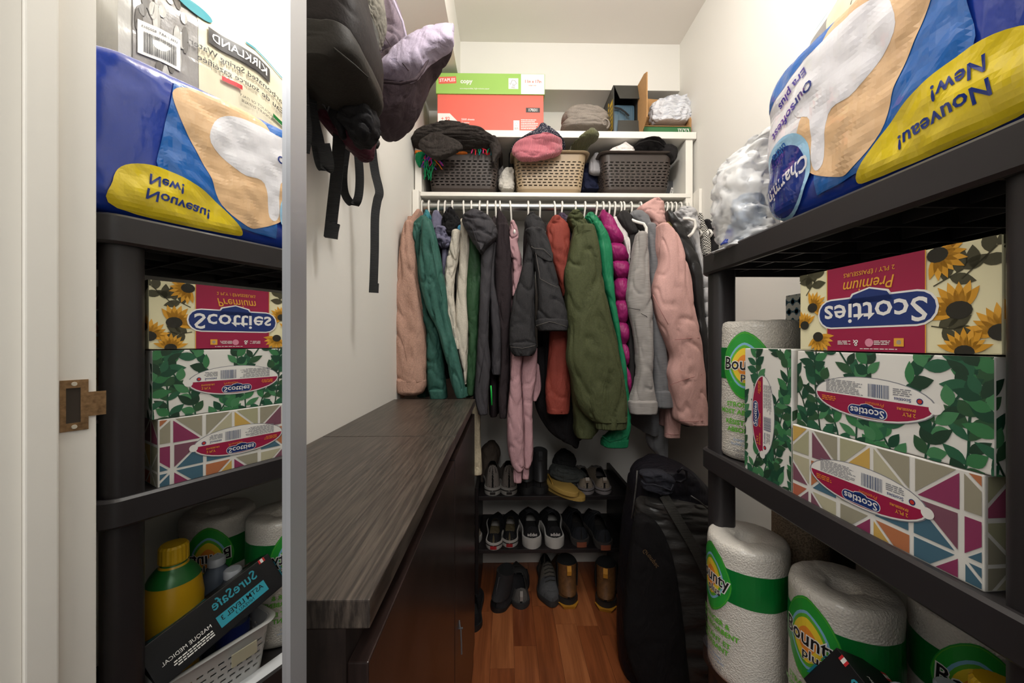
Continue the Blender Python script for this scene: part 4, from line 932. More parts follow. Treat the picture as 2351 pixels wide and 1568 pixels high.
s = Sheet(flat_place((xq - .02, 1.70, BZ), (1, 0, 0), (0, 0, 1), (0, -1, 0)))
s.poly([(.014, .004), (.026, .002), (.047, .072), (.035, .076)], paper); s.layer()
for k in range(16):
    t = .1 + .05 * k; a = (.014 + .0205 * t + .002, .004 + .072 * t); s.line([(a[0], a[1]), (a[0] + .008, a[1] - .0015)], .0014 if k % 3 else .0024, black_i)
small_print(s, .008, .08, .02, .016, 3, grey_i, 3); s.build('sticker', nb)

# ------------------------------------------------------------------ hangers
hang_m = mat('hanger_plastic', '#E2DED6', .35, spec=.5)
hp = MB(); R0 = ROD_R + .0042; path = [(0, .024, -.014), (0, R0 + .0035, .0)]
for k in range(9):
    a = PI * k / 8; path.append((0, R0 * math.cos(a) * 1.05, R0 * math.sin(a) + .001))
path += [(0, -R0 * 1.0, -.012), (0, -.016, -.030), (0, -.006, -.046), (0, 0, -.060), (0, 0, -.082)]
hp.tube(path, .0038, n=8)
hook_me = hp.build('hook', hang_m, None, smooth=True, local=True)
ap = MB().tube([(0, 0, -.080), (0, -.05, -.095), (0, -.12, -.118), (0, -.185, -.150), (0, -.197, -.163), (0, -.185, -.170), (0, 0, -.170), (0, .185, -.170), (0, .197, -.163), (0, .185, -.150), (0, .12, -.118), (0, .05, -.095), (0, 0, -.080)], .0046, n=8)
arms_me = ap.build('arms', hang_m, None, smooth=True, local=True)
hook_data, arms_data = hook_me.data, arms_me.data
bpy.data.objects.remove(hook_me); bpy.data.objects.remove(arms_me)
def hanger(px, label, lean=0.0, turn=0.0, arms=True, sc=1.0, py=470):
    x = W(px, py, ROD_Y - .02).x
    t = thing('clothes_hanger', label, 'hanger', (x, ROD_Y, ROD_Z), 'white hangers on the rod'); t.rotation_euler = (0, lean, turn); t.scale = (1, 1, 1)
    for nm, dt in (('hook', hook_data), ('arms', arms_data)):
        if nm == 'arms' and not arms: continue
        o = bpy.data.objects.new(nm, dt); COL.objects.link(o); o.parent = t
    return t

# ------------------------------------------------------------------ garments on the rod
def garment(name, label, cat, px, top=505, bot=900, mat_=None, bw=26, parts=True, d=1.60, t=.155, seed=0, hx=None):
    """a garment root with its body seen edge-on behind the sleeve; px is where its hanger sits on the rod"""
    g = thing(name, label, cat, W(px, bot, 1.55), 'clothes on the rod')
    if parts:
        softobj('body', mat_, g, [(top, px - bw * .25, px + bw * .25, d, t * .25), (top + 30, px - bw * .42, px + bw * .42, d, t * .85), (top + 90, px - bw * .5, px + bw * .5, d, t), ((top + bot) / 2, px - bw * .5, px + bw * .5, d, t), (bot, px - bw * .55, px + bw * .55, d, t)],
                d, t, amp=.006, fx=26, fz=3, seed=seed, n=32, m=24)
    return g
def hem(name, m_, g, rows, d, t, **k):
    return softobj(name, m_, g, rows, d, t, amp=.002, m=8, **k)

# 1 peach wool coat
M1 = cloth_mat('peach_wool', '#B08C7B', fine=260, strength=.8, tint=.16)
g = garment('wool_coat', 'peach wool coat at the wall end of the rod', 'coat', 970, 505, 880, M1, seed=1)
softobj('sleeve', M1, g, [(515, 930, 953), (535, 924, 953), (575, 918, 956), (620, 914, 962), (705, 905, 971), (772, 903, 978), (838, 902, 980), (874, 906, 980)], 1.37, .042, amp=.008, fx=16, fz=3, seed=2)
softobj('cuff', M1, g, [(872, 907, 980), (886, 908, 979), (898, 913, 974)], 1.368, .045, amp=.002, m=8, bottom='round', rise=.016)
softobj('collar', M1, g, [(492, 960, 971), (505, 948, 970), (522, 936, 962)], 1.46, .05, amp=.003, m=10)
stitch('seam', [(908, 720, 1.345), (918, 760, 1.333), (932, 810, 1.328), (940, 860, 1.326), (948, 890, 1.326)], .0013, M1, g)
softobj('lining_flap', M1, g, [(890, 912, 932), (902, 914, 930), (910, 916, 928)], 1.40, .02, amp=.001, m=6)
hanger(968, 'white hanger carrying the peach wool coat', 0.02)
# 2 teal jacket
M2 = cloth_mat('teal_shell', '#345C52', .6, fine=120, strength=.25, tint=.12)
g = garment('rain_jacket', 'teal green rain jacket beside the peach coat', 'jacket', 985, 512, 900, M2, seed=3)
softobj('sleeve', M2, g, [(510, 972, 992), (530, 968, 998), (560, 964, 1006), (610, 961, 1015), (640, 964, 1020), (680, 973, 1025), (720, 986, 1030), (770, 1008, 1042), (840, 1027, 1058), (890, 1040, 1068), (910, 1048, 1073)], 1.335, .036, amp=.009, fx=18, fz=4, seed=4)
softobj('sleeve', M2, g, [(520, 948, 972), (575, 955, 970), (640, 962, 980), (720, 967, 992), (755, 977, 1008), (800, 980, 1016), (840, 980, 1020), (890, 984, 1026), (912, 988, 1026)], 1.385, .034, amp=.008, fx=18, fz=9, seed=5)
softobj('collar', M2, g, [(505, 965, 985), (515, 952, 990), (530, 948, 978), (545, 952, 966)], 1.40, .04, amp=.004, m=14)
stitch('seam', [(988, 545, 1.297), (996, 590, 1.296), (1006, 640, 1.297), (1014, 680, 1.30)], .0011, M2, g)
hem('cuff', M2, g, [(896, 985, 1026), (912, 988, 1027)], 1.383, .037)
hanger(984, 'white hanger carrying the teal rain jacket', -.02)
# teal patterned scarf collar
M2b = cloth_mat('aqua_knit', '#3F8088', fine=160, strength=.9, tint=.3)
g = garment('knit_pullover', 'aqua knitted top showing only its neck above the teal jacket', 'top', 1003, 510, 820, M2b, bw=16)
softobj('neck', M2b, g, [(490, 975, 986), (500, 972, 990), (515, 971, 987), (526, 972, 983)], 1.44, .03, amp=.005, fx=40, fz=30, m=14)
hanger(1006, 'white hanger carrying the aqua knitted top', .03)
# lavender hoodie
M3 = cloth_mat('lavender_jersey', '#6C6A7E', fine=400)
g = garment('hoodie', 'lavender grey hoodie with a bunched neck', 'hoodie', 1020, 512, 860, M3, bw=18, seed=6)
softobj('hood', M3, g, [(492, 996, 1010), (500, 992, 1016), (515, 991, 1018), (530, 993, 1017)], 1.42, .03, amp=.004, m=14, bottom='round')
softobj('bunch', M3, g, [(528, 994, 1026), (540, 993, 1036), (553, 1000, 1038), (565, 1008, 1032)], 1.40, .035, amp=.010, fx=40, fz=26, seed=3, ridge=True, bottom='round', m=20)
softobj('sleeve', M3, g, [(555, 1017, 1032), (600, 1015, 1032), (680, 1020, 1034), (760, 1026, 1040), (830, 1030, 1044)], 1.42, .025, amp=.004)
hanger(1021, 'white hanger carrying the lavender grey hoodie', .05)
# black fleece hood
M4 = cloth_mat('black_fleece', '#1C1B1C', .95, fine=200, strength=1, tint=.4)
g = garment('fleece_jacket', 'black fleece jacket whose hood sticks up beside the lavender hoodie', 'jacket', 1038, 510, 860, M4, bw=16)
softobj('hood', M4, g, [(486, 1030, 1042), (495, 1020, 1052), (510, 1016, 1058), (525, 1018, 1056), (540, 1026, 1046)], 1.40, .04, amp=.006, fx=34, fz=30, seed=2, bottom='round', m=22)
hanger(1038, 'white hanger carrying the black fleece jacket', -.02)
# cream jacket
M5 = cloth_mat('cream_cotton', '#BDB6A8', .7, fine=300)
g = garment('cotton_jacket', 'cream cotton jacket with two pale sleeves', 'jacket', 1062, 510, 860, M5, bw=18, seed=7)
softobj('sleeve', M5, g, [(535, 1038, 1058), (570, 1032, 1056), (610, 1024, 1050), (640, 1021, 1046), (690, 1024, 1044), (740, 1032, 1050), (800, 1042, 1056)], 1.385, .030, amp=.007, fx=24, fz=10, seed=3)
softobj('sleeve', M5, g, [(512, 1059, 1080), (560, 1056, 1080), (620, 1053, 1076), (680, 1048, 1072), (730, 1046, 1075), (790, 1050, 1075), (850, 1062, 1074), (880, 1066, 1072)], 1.395, .030, amp=.004, fx=18, fz=6, seed=5)
softobj('collar', M5, g, [(535, 1040, 1058), (550, 1036, 1056), (572, 1032, 1052), (590, 1040, 1050)], 1.365, .012, amp=.004, m=12, bottom='round')
softobj('blue_lining', mat('blue_lining', '#2F7896', .7), g, [(524, 1050, 1062), (540, 1052, 1064), (556, 1056, 1062)], 1.385, .012, amp=.002, m=8, bottom='round')
hanger(1064, 'white hanger carrying the cream cotton jacket', -.04)
# forest green jacket
M6 = cloth_mat('forest_shell', '#2C4A30', .5, fine=90, strength=.2)
g = garment('shell_jacket', 'forest green shell jacket behind the charcoal hood', 'jacket', 1082, 512, 900, M6, bw=18, seed=8)
softobj('sleeve', M6, g, [(540, 1078, 1100), (590, 1074, 1105), (640, 1070, 1106), (705, 1071, 1102), (770, 1075, 1099), (838, 1072, 1095), (905, 1070, 1088)], 1.405, .030, amp=.005, fx=20, fz=7, seed=2)
hanger(1082, 'white hanger carrying the forest green shell jacket', -.03)
# charcoal softshell with hood
M7 = cloth_mat('charcoal_softshell', '#3B393C', .7, fine=500, tint=.08)
g = garment('softshell_jacket', 'charcoal softshell jacket with a large drooping hood', 'jacket', 1101, 512, 930, M7, bw=20, seed=9)
softobj('hood', M7, g, [(491, 1078, 1100), (498, 1062, 1120), (508, 1060, 1132), (522, 1066, 1140), (538, 1076, 1142), (552, 1084, 1136), (566, 1092, 1124), (580, 1100, 1112)], 1.345, .055, amp=.008, fx=14, fz=14, seed=4, bottom='round', m=40, rise=.006)
softobj('sleeve', M7, g, [(555, 1110, 1136), (590, 1106, 1132), (670, 1102, 1126), (770, 1097, 1121), (838, 1094, 1126), (905, 1090, 1122), (948, 1098, 1120)], 1.375, .030, amp=.004, fx=16, fz=5, seed=2)
softobj('sleeve', M7, g, [(560, 1118, 1140), (640, 1122, 1136), (720, 1126, 1148), (770, 1128, 1150), (838, 1128, 1150), (858, 1130, 1149)], 1.40, .026, amp=.005, fx=20, fz=7, seed=8)
stitch('seam', [(1079, 505, 1.295), (1088, 535, 1.29), (1100, 570, 1.30)], .001, M7, g); stitch('seam', [(1120, 740, 1.343), (1112, 810, 1.343), (1100, 880, 1.343)], .001, M7, g)
hanger(1101, 'white hanger carrying the charcoal softshell jacket', .03)
hanger(1119, 'white hanger holding the thin top behind the charcoal hood', .02)
# dark brown hooded
M8 = cloth_mat('espresso_fleece', '#2C2527', .9, fine=240, strength=.6)
g = garment('fleece_hoodie', 'dark espresso fleece hoodie with a pointed hood', 'hoodie', 1135, 505, 940, M8, bw=20, seed=10)
softobj('hood', M8, g, [(488, 1142, 1150), (497, 1140, 1158), (510, 1139, 1165), (530, 1139, 1170)], 1.42, .03, amp=.003, m=14, bottom='round')
softobj('sleeve', M8, g, [(520, 1140, 1168), (560, 1138, 1172), (620, 1136, 1176), (680, 1139, 1175), (740, 1146, 1172), (800, 1150, 1170), (860, 1147, 1170), (910, 1144, 1166), (955, 1146, 1164)], 1.415, .036, amp=.005, fx=20, fz=5, seed=3)
hanger(1124 + 14, 'white hanger carrying the dark espresso hoodie', -.02)
# pink hoodie
M9 = cloth_mat('dusty_pink_fleece', '#AB868A', .9, fine=380, strength=.5, tint=.08)
g = garment('hoodie', 'dusty pink hoodie hanging lowest of all with long sleeves', 'hoodie', 1176, 545, 960, M9, bw=22, seed=11)
softobj('shoulder', M9, g, [(514, 1172, 1182), (525, 1170, 1187), (545, 1167, 1190), (560, 1165, 1188), (590, 1172, 1196), (602, 1176, 1197), (640, 1177, 1198), (680, 1175, 1190)], 1.425, .028, amp=.006, fx=26, fz=12, seed=4)
softobj('sleeve', M9, g, [(800, 1176, 1200), (860, 1172, 1196), (905, 1169, 1198), (950, 1165, 1200), (1000, 1164, 1202), (1040, 1167, 1203), (1066, 1174, 1204), (1076, 1182, 1200)], 1.38, .032, amp=.004, fx=14, fz=6, seed=5, bottom='round')
softobj('cuff', M9, g, [(1074, 1180, 1198), (1090, 1178, 1198), (1104, 1179, 1198)], 1.378, .018, amp=.003, m=8)
softobj('sleeve', M9, g, [(800, 1198, 1234), (860, 1196, 1232), (905, 1197, 1224), (950, 1198, 1223), (1000, 1200, 1224), (1050, 1201, 1224), (1068, 1202, 1216)], 1.40, .030, amp=.004, fx=14, fz=6, seed=9, bottom='round')
softobj('cuff', M9, g, [(1066, 1200, 1214), (1082, 1199, 1215), (1096, 1198, 1214)], 1.40, .018, amp=.002, m=8)
softobj('hem', M9, g, [(840, 1222, 1238), (880, 1222, 1242), (900, 1222, 1240), (918, 1222, 1232)], 1.44, .02, amp=.003, m=10)
hanger(1148, 'white hanger between the espresso hoodie and the pink hoodie', -.02)
hanger(1172, 'white hanger carrying the dusty pink hoodie', -.08)
# black denim jacket
M10 = cloth_mat('black_denim', '#2E2D2E', .85, fine=420, strength=.6, tint=.22)
M10s = cloth_mat('denim_stitch', '#5A5652', .9)
g = garment('denim_jacket', 'cropped black denim jacket with a flapped chest pocket', 'jacket', 1213, 508, 800, M10, bw=24, seed=12)
softobj('collar', M10, g, [(496, 1212, 1228), (504, 1206, 1240), (518, 1204, 1250), (532, 1208, 1252), (542, 1222, 1250)], 1.355, .045, amp=.005, fx=20, fz=20, seed=3, bottom='round', m=22, rise=.008)
softobj('sleeve', M10, g, [(560, 1210, 1228), (600, 1202, 1226), (640, 1192, 1226), (680, 1180, 1226), (740, 1170, 1228), (775, 1168, 1231), (800, 1170, 1232), (812, 1176, 1226)], 1.345, .036, amp=.006, fx=16, fz=8, seed=5)
softobj('front_panel', M10, g, [(530, 1204, 1250), (560, 1212, 1262), (585, 1222, 1268), (610, 1226, 1272), (660, 1232, 1284), (700, 1234, 1296), (728, 1232, 1303), (750, 1238, 1303)], 1.325, .036, amp=.008, fx=12, fz=8, seed=7)
softobj('hem', M10, g, [(736, 1229, 1303), (746, 1229, 1304), (758, 1236, 1303)], 1.322, .040, amp=.004, m=8)
softobj('cuff', M10, g, [(790, 1169, 1232), (803, 1172, 1230), (815, 1180, 1222)], 1.343, .039, amp=.004, m=8)
softobj('pocket_flap', M10, g, [(570, 1226, 1246), (580, 1228, 1268), (592, 1240, 1269), (600, 1256, 1268)], 1.292, .006, amp=.001, m=10, bottom='round', rise=.002)
stitch('seam', [(1220, 566, 1.285), (1226, 570, 1.283), (1248, 572, 1.283), (1266, 590, 1.285)], .001, M10s, g); stitch('seam', [(1230, 580, 1.287), (1240, 640, 1.285), (1266, 654, 1.286), (1282, 660, 1.29)], .0009, M10s, g)
stitch('seam', [(1231, 748, 1.281), (1262, 738, 1.279), (1302, 750, 1.283)], .001, M10s, g); stitch('seam', [(1172, 796, 1.304), (1200, 800, 1.302), (1229, 793, 1.304)], .001, M10s, g)
hanger(1213, 'white hanger carrying the black denim jacket', 0.0)
# rust jacket
M11 = cloth_mat('rust_fleece', '#7C372D', .7, fine=300, tint=.08)
g = garment('fleece_jacket', 'rust red fleece jacket between the denim and olive jackets', 'jacket', 1274, 515, 930, M11, bw=26, seed=13)
softobj('shoulder', M11, g, [(504, 1264, 1288), (514, 1258, 1300), (525, 1254, 1307), (560, 1254, 1307), (620, 1272, 1304), (680, 1290, 1302)], 1.385, .04, amp=.006, fx=18, fz=10, seed=3)
softobj('sleeve', M11, g, [(750, 1262, 1303), (820, 1258, 1308), (880, 1252, 1309), (915, 1252, 1308), (942, 1256, 1306)], 1.405, .036, amp=.004, fx=14, fz=5, seed=6)
hem('hem', M11, g, [(936, 1255, 1307), (946, 1256, 1306)], 1.404, .038)
hanger(1274, 'white hanger carrying the rust red fleece jacket', -.07)
# plum vest behind
M11b = cloth_mat('plum_nylon', '#3B3040', .55, fine=100)
g = garment('padded_vest', 'dark plum vest collar just behind the rust red fleece', 'vest', 1291, 508, 800, M11b, bw=20)
softobj('collar', M11b, g, [(497, 1280, 1300), (505, 1278, 1312), (520, 1296, 1318), (545, 1304, 1320), (580, 1304, 1318)], 1.425, .03, amp=.005, m=16)
hanger(1291, 'white hanger carrying the dark plum vest', .07)
# olive jacket
M12 = cloth_mat('olive_canvas', '#41452C', .75, fine=260, strength=.5, tint=.16)
g = garment('field_jacket', 'large olive green field jacket with an elastic cuff', 'jacket', 1320, 512, 960, M12, bw=30, seed=14)
softobj('sleeve', M12, g, [(525, 1318, 1362), (560, 1310, 1372), (600, 1302, 1378), (630, 1295, 1382), (700, 1298, 1396), (770, 1302, 1413), (820, 1298, 1421), (870, 1310, 1430), (920, 1320, 1436), (950, 1340, 1436), (964, 1358, 1436)], 1.315, .050, amp=.0075, fx=14, fz=3.5, seed=3, n=64)
softobj('cuff', M12, g, [(955, 1362, 1436), (968, 1364, 1436), (980, 1366, 1433)], 1.312, .046, amp=.007, fx=60, fz=2, seed=2, n=110, m=12)
softobj('back_panel', M12, g, [(850, 1305, 1350), (900, 1312, 1372), (960, 1318, 1376), (985, 1318, 1374), (1000, 1322, 1360)], 1.37, .04, amp=.007, fx=18, fz=8, seed=5)
softobj('collar', M12, g, [(494, 1306, 1328), (502, 1303, 1336), (515, 1306, 1346), (532, 1314, 1356)], 1.37, .05, amp=.008, fx=24, fz=24, seed=6, bottom='round', m=18)
stitch('seam', [(1322, 540, 1.262), (1340, 528, 1.262), (1362, 530, 1.268)], .001, M12, g)
hanger(1322, 'white hanger carrying the large olive field jacket', .06)
# kelly green
M13 = cloth_mat('kelly_shell', '#1C6E49', .45, fine=80, strength=.2, tint=.06)
g = garment('rain_jacket', 'bright kelly green rain jacket behind the olive field jacket', 'jacket', 1344, 508, 960, M13, bw=24, seed=15)
softobj('hood', M13, g, [(496, 1346, 1362), (503, 1342, 1374), (515, 1352, 1378), (530, 1360, 1382)], 1.41, .035, amp=.006, fx=30, fz=30, seed=4, m=14, bottom='round')
softobj('sleeve', M13, g, [(515, 1358, 1380), (560, 1370, 1402), (640, 1380, 1408), (705, 1396, 1412), (770, 1408, 1424), (840, 1418, 1434), (905, 1426, 1442), (960, 1428, 1447), (990, 1400, 1445), (1008, 1382, 1441), (1020, 1380, 1440)], 1.375, .032, amp=.005, fx=18, fz=6, seed=8, m=72)
hem('cuff', M13, g, [(1008, 1380, 1442), (1022, 1384, 1440)], 1.373, .034)
stitch('drawstring', [(1382, 1000, 1.335), (1400, 1014, 1.334), (1425, 1008, 1.335), (1440, 1000, 1.34)], .0012, M13, g)
hanger(1344, 'white hanger carrying the kelly green rain jacket', .08)
# magenta puffer
M14 = cloth_mat('magenta_nylon', '#861F59', .4, fine=60, strength=.2, sheen=.1, tint=.06)
g = garment('puffer_jacket', 'magenta quilted puffer jacket', 'jacket', 1371, 505, 920, M14, bw=24, seed=16)
softobj('collar', M14, g, [(491, 1378, 1388), (500, 1375, 1402), (512, 1378, 1410), (526, 1382, 1416)], 1.40, .035, amp=.004, m=14, bottom='round')
edge_l = [(515, 1382), (560, 1396), (600, 1402), (640, 1410), (690, 1411), (740, 1414), (790, 1420), (840, 1428), (900, 1436)]; edge_r = [1414, 1430, 1440, 1441, 1440, 1439, 1439, 1440, 1444]
for k in range(8):
    (ya, la), (yb2, lb2) = edge_l[k], edge_l[k + 1]; ra, rb2 = edge_r[k], edge_r[k + 1]; ym = (ya + yb2) / 2
    softobj('quilt_baffle', M14, g, [(ya, la + 4, ra - 3, 1.395, .020), (ya + .2 * (yb2 - ya), la - 1, ra + 2, 1.395, .034), (ym, (la + lb2) / 2 - 2, (ra + rb2) / 2 + 3, 1.395, .040), (yb2 - .2 * (yb2 - ya), lb2 - 1, rb2 + 2, 1.395, .034), (yb2, lb2 + 4, rb2 - 3, 1.395, .020)], 1.395, .03, amp=.003, fx=40, fz=30, seed=k, m=14, top='none', bottom='none', n=28)
hanger(1371, 'white hanger carrying the magenta puffer jacket', .09)
# white shirt
M15 = cloth_mat('white_shirt', '#CFC9C4', .8, fine=300)
g = garment('shirt', 'thin white shirt between the magenta puffer and the charcoal coat', 'shirt', 1387, 510, 860, M15, bw=16)
softobj('sleeve', M15, g, [(506, 1404, 1416), (540, 1418, 1438), (570, 1434, 1446), (620, 1440, 1448), (700, 1440, 1447)], 1.41, .025, amp=.005, m=24)
hanger(1386, 'white hanger carrying the thin white shirt', .03)
# charcoal coat
M16 = cloth_mat('charcoal_wool', '#2B2929', .85, fine=260)
g = garment('charcoal_coat', 'charcoal coat collar left of the heather grey cardigan', 'coat', 1404, 505, 920, M16, bw=20)
softobj('collar', M16, g, [(492, 1420, 1440), (502, 1414, 1452), (518, 1424, 1458), (535, 1440, 1462)], 1.395, .03, amp=.004, m=14, bottom='round')
softobj('sleeve', M16, g, [(530, 1442, 1464), (600, 1441, 1458), (680, 1439, 1452), (760, 1438, 1452), (840, 1440, 1456), (905, 1442, 1452)], 1.405, .026, amp=.004, m=30)
hanger(1400, 'white hanger carrying the charcoal coat', .04); hanger(1413, 'white hanger second from the taped pair of hooks', .05)
hanger(1427, 'white hanger hook taped to its twin in the middle of the rod', .01); hanger(1434, 'white hanger hook taped beside its twin with a black tie', .01)
# heather grey cardigan (light)
M17 = bumpy(mat('heather_grey', '#8E8985', .9, sheen=.1, spec=.2), (30, 30, 400), .35, .001, 3, 'noise', .16)
g = garment('cardigan', 'light heather grey cardigan with turned-up cuff', 'cardigan', 1452, 512, 900, M17, bw=24, seed=17)
softobj('sleeve', M17, g, [(540, 1460, 1484), (575, 1452, 1487), (625, 1445, 1489), (672, 1439, 1491), (705, 1441, 1494), (770, 1454, 1495), (838, 1461, 1496), (880, 1458, 1498), (905, 1450, 1502), (922, 1444, 1506)], 1.345, .034, amp=.005, fx=16, fz=6, seed=5)
softobj('cuff', M17, g, [(921, 1442, 1506), (934, 1442, 1507), (946, 1444, 1505)], 1.343, .040, amp=.002, m=10)
stitch('seam', [(1442, 707, 1.309), (1456, 709, 1.308), (1470, 712, 1.308)], .001, M16, g); stitch('seam', [(1472, 720, 1.308), (1484, 726, 1.309), (1493, 738, 1.314)], .001, M16, g)
hanger(1451, 'white hanger carrying the light heather grey cardigan', .02)
# darker grey cardigan
M18 = bumpy(mat('slate_heather', '#6E6E70', .9, sheen=.1, spec=.2), (30, 30, 400), .35, .001, 3, 'noise', .14)
g = garment('cardigan', 'slate grey cardigan with thick turned-up cuff', 'cardigan', 1473, 508, 980, M18, bw=22, seed=18)
softobj('shoulder', M18, g, [(492, 1445, 1476), (500, 1440, 1486), (515, 1460, 1490), (530, 1478, 1502)], 1.40, .035, amp=.005, m=14, bottom='round')
softobj('sleeve', M18, g, [(520, 1480, 1502), (560, 1484, 1508), (620, 1488, 1511), (700, 1492, 1506), (770, 1494, 1520), (838, 1498, 1531), (900, 1500, 1534)], 1.375, .030, amp=.004, fx=16, fz=6, seed=3)
softobj('cuff', M18, g, [(898, 1500, 1536), (915, 1499, 1544), (932, 1502, 1542)], 1.372, .038, amp=.003, m=10, bottom='round', rise=.008)
softobj('hem', M18, g, [(935, 1486, 1530), (980, 1484, 1530), (1020, 1488, 1531), (1045, 1508, 1530)], 1.52, .03, amp=.006, m=16, bottom='round')
hanger(1473, 'white hanger carrying the slate grey cardigan', .02)
MB().tube([W(1444, 502, 1.375), W(1460, 509, 1.365), W(1478, 514, 1.36), W(1484, 524, 1.358), W(1484, 542, 1.358)], .0055, n=8).build('tmp', hang_m).name = 'hanger_arm'
ha = bpy.data.objects['hanger_arm']; tag(ha, 'white hanger arm poking out over the slate grey cardigan shoulder', 'hanger', 'white hangers on the rod'); ha.name = 'clothes_hanger'
# pink jacket
M19 = cloth_mat('pink_canvas', '#C49A93', .7, fine=240, strength=.35, tint=.07, wrinkle=.3)
M19s = cloth_mat('pink_seam', '#A87370', .8)
g = garment('canvas_jacket', 'salmon pink canvas jacket with its hood propped up', 'jacket', 1500, 505, 960, M19, bw=26, seed=19)
softobj('hood', M19, g, [(464, 1490, 1506), (470, 1476, 1520), (480, 1462, 1522), (492, 1466, 1524), (505, 1480, 1526), (520, 1492, 1528), (532, 1504, 1518)], 1.43, .05, amp=.007, fx=16, fz=16, seed=3, bottom='round', m=30, rise=.004)
softobj('sleeve', M19, g, [(522, 1508, 1530), (545, 1508, 1550), (575, 1508, 1562), (605, 1511, 1572), (640, 1503, 1582), (672, 1498, 1586), (720, 1504, 1592), (755, 1514, 1600), (788, 1528, 1606), (820, 1540, 1609), (855, 1532, 1614), (880, 1535, 1615), (920, 1543, 1618), (960, 1548, 1621), (970, 1560, 1621)], 1.335, .048, amp=.006, fx=15, fz=4, seed=5, n=64)
softobj('hem', M19, g, [(920, 1528, 1562), (950, 1528, 1562), (980, 1527, 1561), (1002, 1526, 1560)], 1.40, .02, amp=.003, m=12)
stitch('seam', [(1499, 676, 1.29), (1515, 710, 1.285), (1534, 745, 1.283)], .001, M19s, g); stitch('seam', [(1550, 780, 1.283), (1580, 777, 1.284), (1606, 776, 1.292)], .001, M19s, g)
stitch('seam', [(1538, 884, 1.288), (1570, 872, 1.283), (1612, 860, 1.288)], .001, M19s, g); stitch('seam', [(1560, 966, 1.288), (1590, 968, 1.284), (1620, 966, 1.29)], .001, M19s, g); stitch('seam', [(1528, 996, 1.378), (1545, 998, 1.377), (1559, 998, 1.378)], .001, M19s, g)
hanger(1500, 'white hanger carrying the salmon pink canvas jacket', .0)
# olive brown fleece
M20 = cloth_mat('moss_fleece', '#5A4E26', .9, fine=220)
g = garment('fleece_pullover', 'moss brown fleece top peeking beside the pink jacket', 'top', 1516, 512, 760, M20, bw=14)
softobj('sleeve', M20, g, [(518, 1525, 1536), (535, 1530, 1552), (552, 1545, 1566), (570, 1556, 1567), (582, 1562, 1567)], 1.39, .03, amp=.003, m=18)
hanger(1533, 'white hanger carrying the moss brown fleece top', .13)
# black leather jacket
M21 = mat('black_leather', '#1E1D1D', .38, spec=.5); bumpy(M21, (220, 220, 220), .3, .001, 3, 'voronoi')
g = garment('leather_jacket', 'black leather jacket hanging right of the pink canvas jacket', 'jacket', 1541, 505, 960, M21, bw=20, seed=21)
softobj('sleeve', M21, g, [(492, 1526, 1538), (515, 1532, 1560), (545, 1545, 1578), (590, 1562, 1598), (640, 1580, 1608), (740, 1594, 1614), (840, 1606, 1624), (930, 1616, 1626)], 1.385, .032, amp=.005, fx=18, fz=7, seed=4)
hanger(1543, 'white hanger carrying the black leather jacket', .05)
# pale puffer jacket
M22 = cloth_mat('ice_grey_nylon', '#B4B2B2', .45, fine=60, strength=.2)
g = garment('puffer_jacket', 'ice grey puffer jacket partly hidden by the shelving unit', 'jacket', 1565, 505, 920, M22, bw=20, seed=22)
softobj('hood', M22, g, [(484, 1556, 1578), (491, 1540, 1590), (502, 1546, 1594), (515, 1558, 1596), (530, 1572, 1598)], 1.42, .045, amp=.008, fx=22, fz=22, seed=6, ridge=True, bottom='round', m=22)
softobj('sleeve', M22, g, [(530, 1578, 1600), (570, 1590, 1606), (610, 1600, 1614), (640, 1604, 1618)], 1.405, .028, amp=.004, m=18)
for k in range(5):
    y0 = 628 + k * 33; x0 = 1607 + k * 3
    softobj('quilt_baffle', M22, g, [(y0, x0 + 2, x0 + 22, 1.40, .014), (y0 + 10, x0 - 1, x0 + 26, 1.40, .026), (y0 + 22, x0 - 1, x0 + 26, 1.40, .026), (y0 + 33, x0 + 3, x0 + 22, 1.40, .014)], 1.40, .02, amp=.002, m=10, top='none', bottom='none', n=24)
hanger(1565, 'white hanger carrying the ice grey puffer jacket', .05)
ho = MB().tube([W(1568, 502, 1.36), W(1582, 502, 1.352), W(1594, 506, 1.35), W(1597, 520, 1.35), W(1590, 535, 1.352), W(1580, 544, 1.355)], .0055, n=8).build('clothes_hanger', hang_m, smooth=True); tag(ho, 'white hanger arm curling over the ice grey puffer hood', 'hanger', 'white hangers on the rod')
# checked jacket
M23 = mat('check_wool', '#B8B4AE', .9); n_, l_, b_ = nodes(M23); ck = n_.new('ShaderNodeTexChecker'); ck.inputs['Scale'].default_value = 220; tcq = n_.new('ShaderNodeTexCoord'); l_.new(tcq.outputs['Object'], ck.inputs['Vector']); ck.inputs[1].default_value = rgb('#C8C3BA'); ck.inputs[2].default_value = rgb('#2A2928'); l_.new(ck.outputs['Color'], b_.inputs['Base Color'])
g = garment('blazer', 'black and white checked blazer near the wall end of the rod', 'blazer', 1576, 508, 880, M23, bw=16)
softobj('sleeve', M23, g, [(498, 1597, 1606), (515, 1598, 1614), (540, 1602, 1622), (565, 1606, 1626), (586, 1609, 1626)], 1.43, .03, amp=.004, m=20)
hanger(1577, 'white hanger carrying the checked blazer', .03)
# black coat by the wall
M24 = cloth_mat('black_wool', '#232223', .9, fine=240)
g = garment('wool_coat', 'black coat squeezed against the bare wall behind the shelving', 'coat', 1586, 508, 900, M24, bw=14)
softobj('sleeve', M24, g, [(512, 1612, 1626), (520, 1614, 1640), (540, 1618, 1646), (570, 1622, 1650), (600, 1624, 1650)], 1.44, .03, amp=.003, m=20)
hanger(1584, 'white hanger nearest the wall carrying the black coat', .02)
hanger(1553, 'white hanger between the leather jacket and the grey puffer', .06)
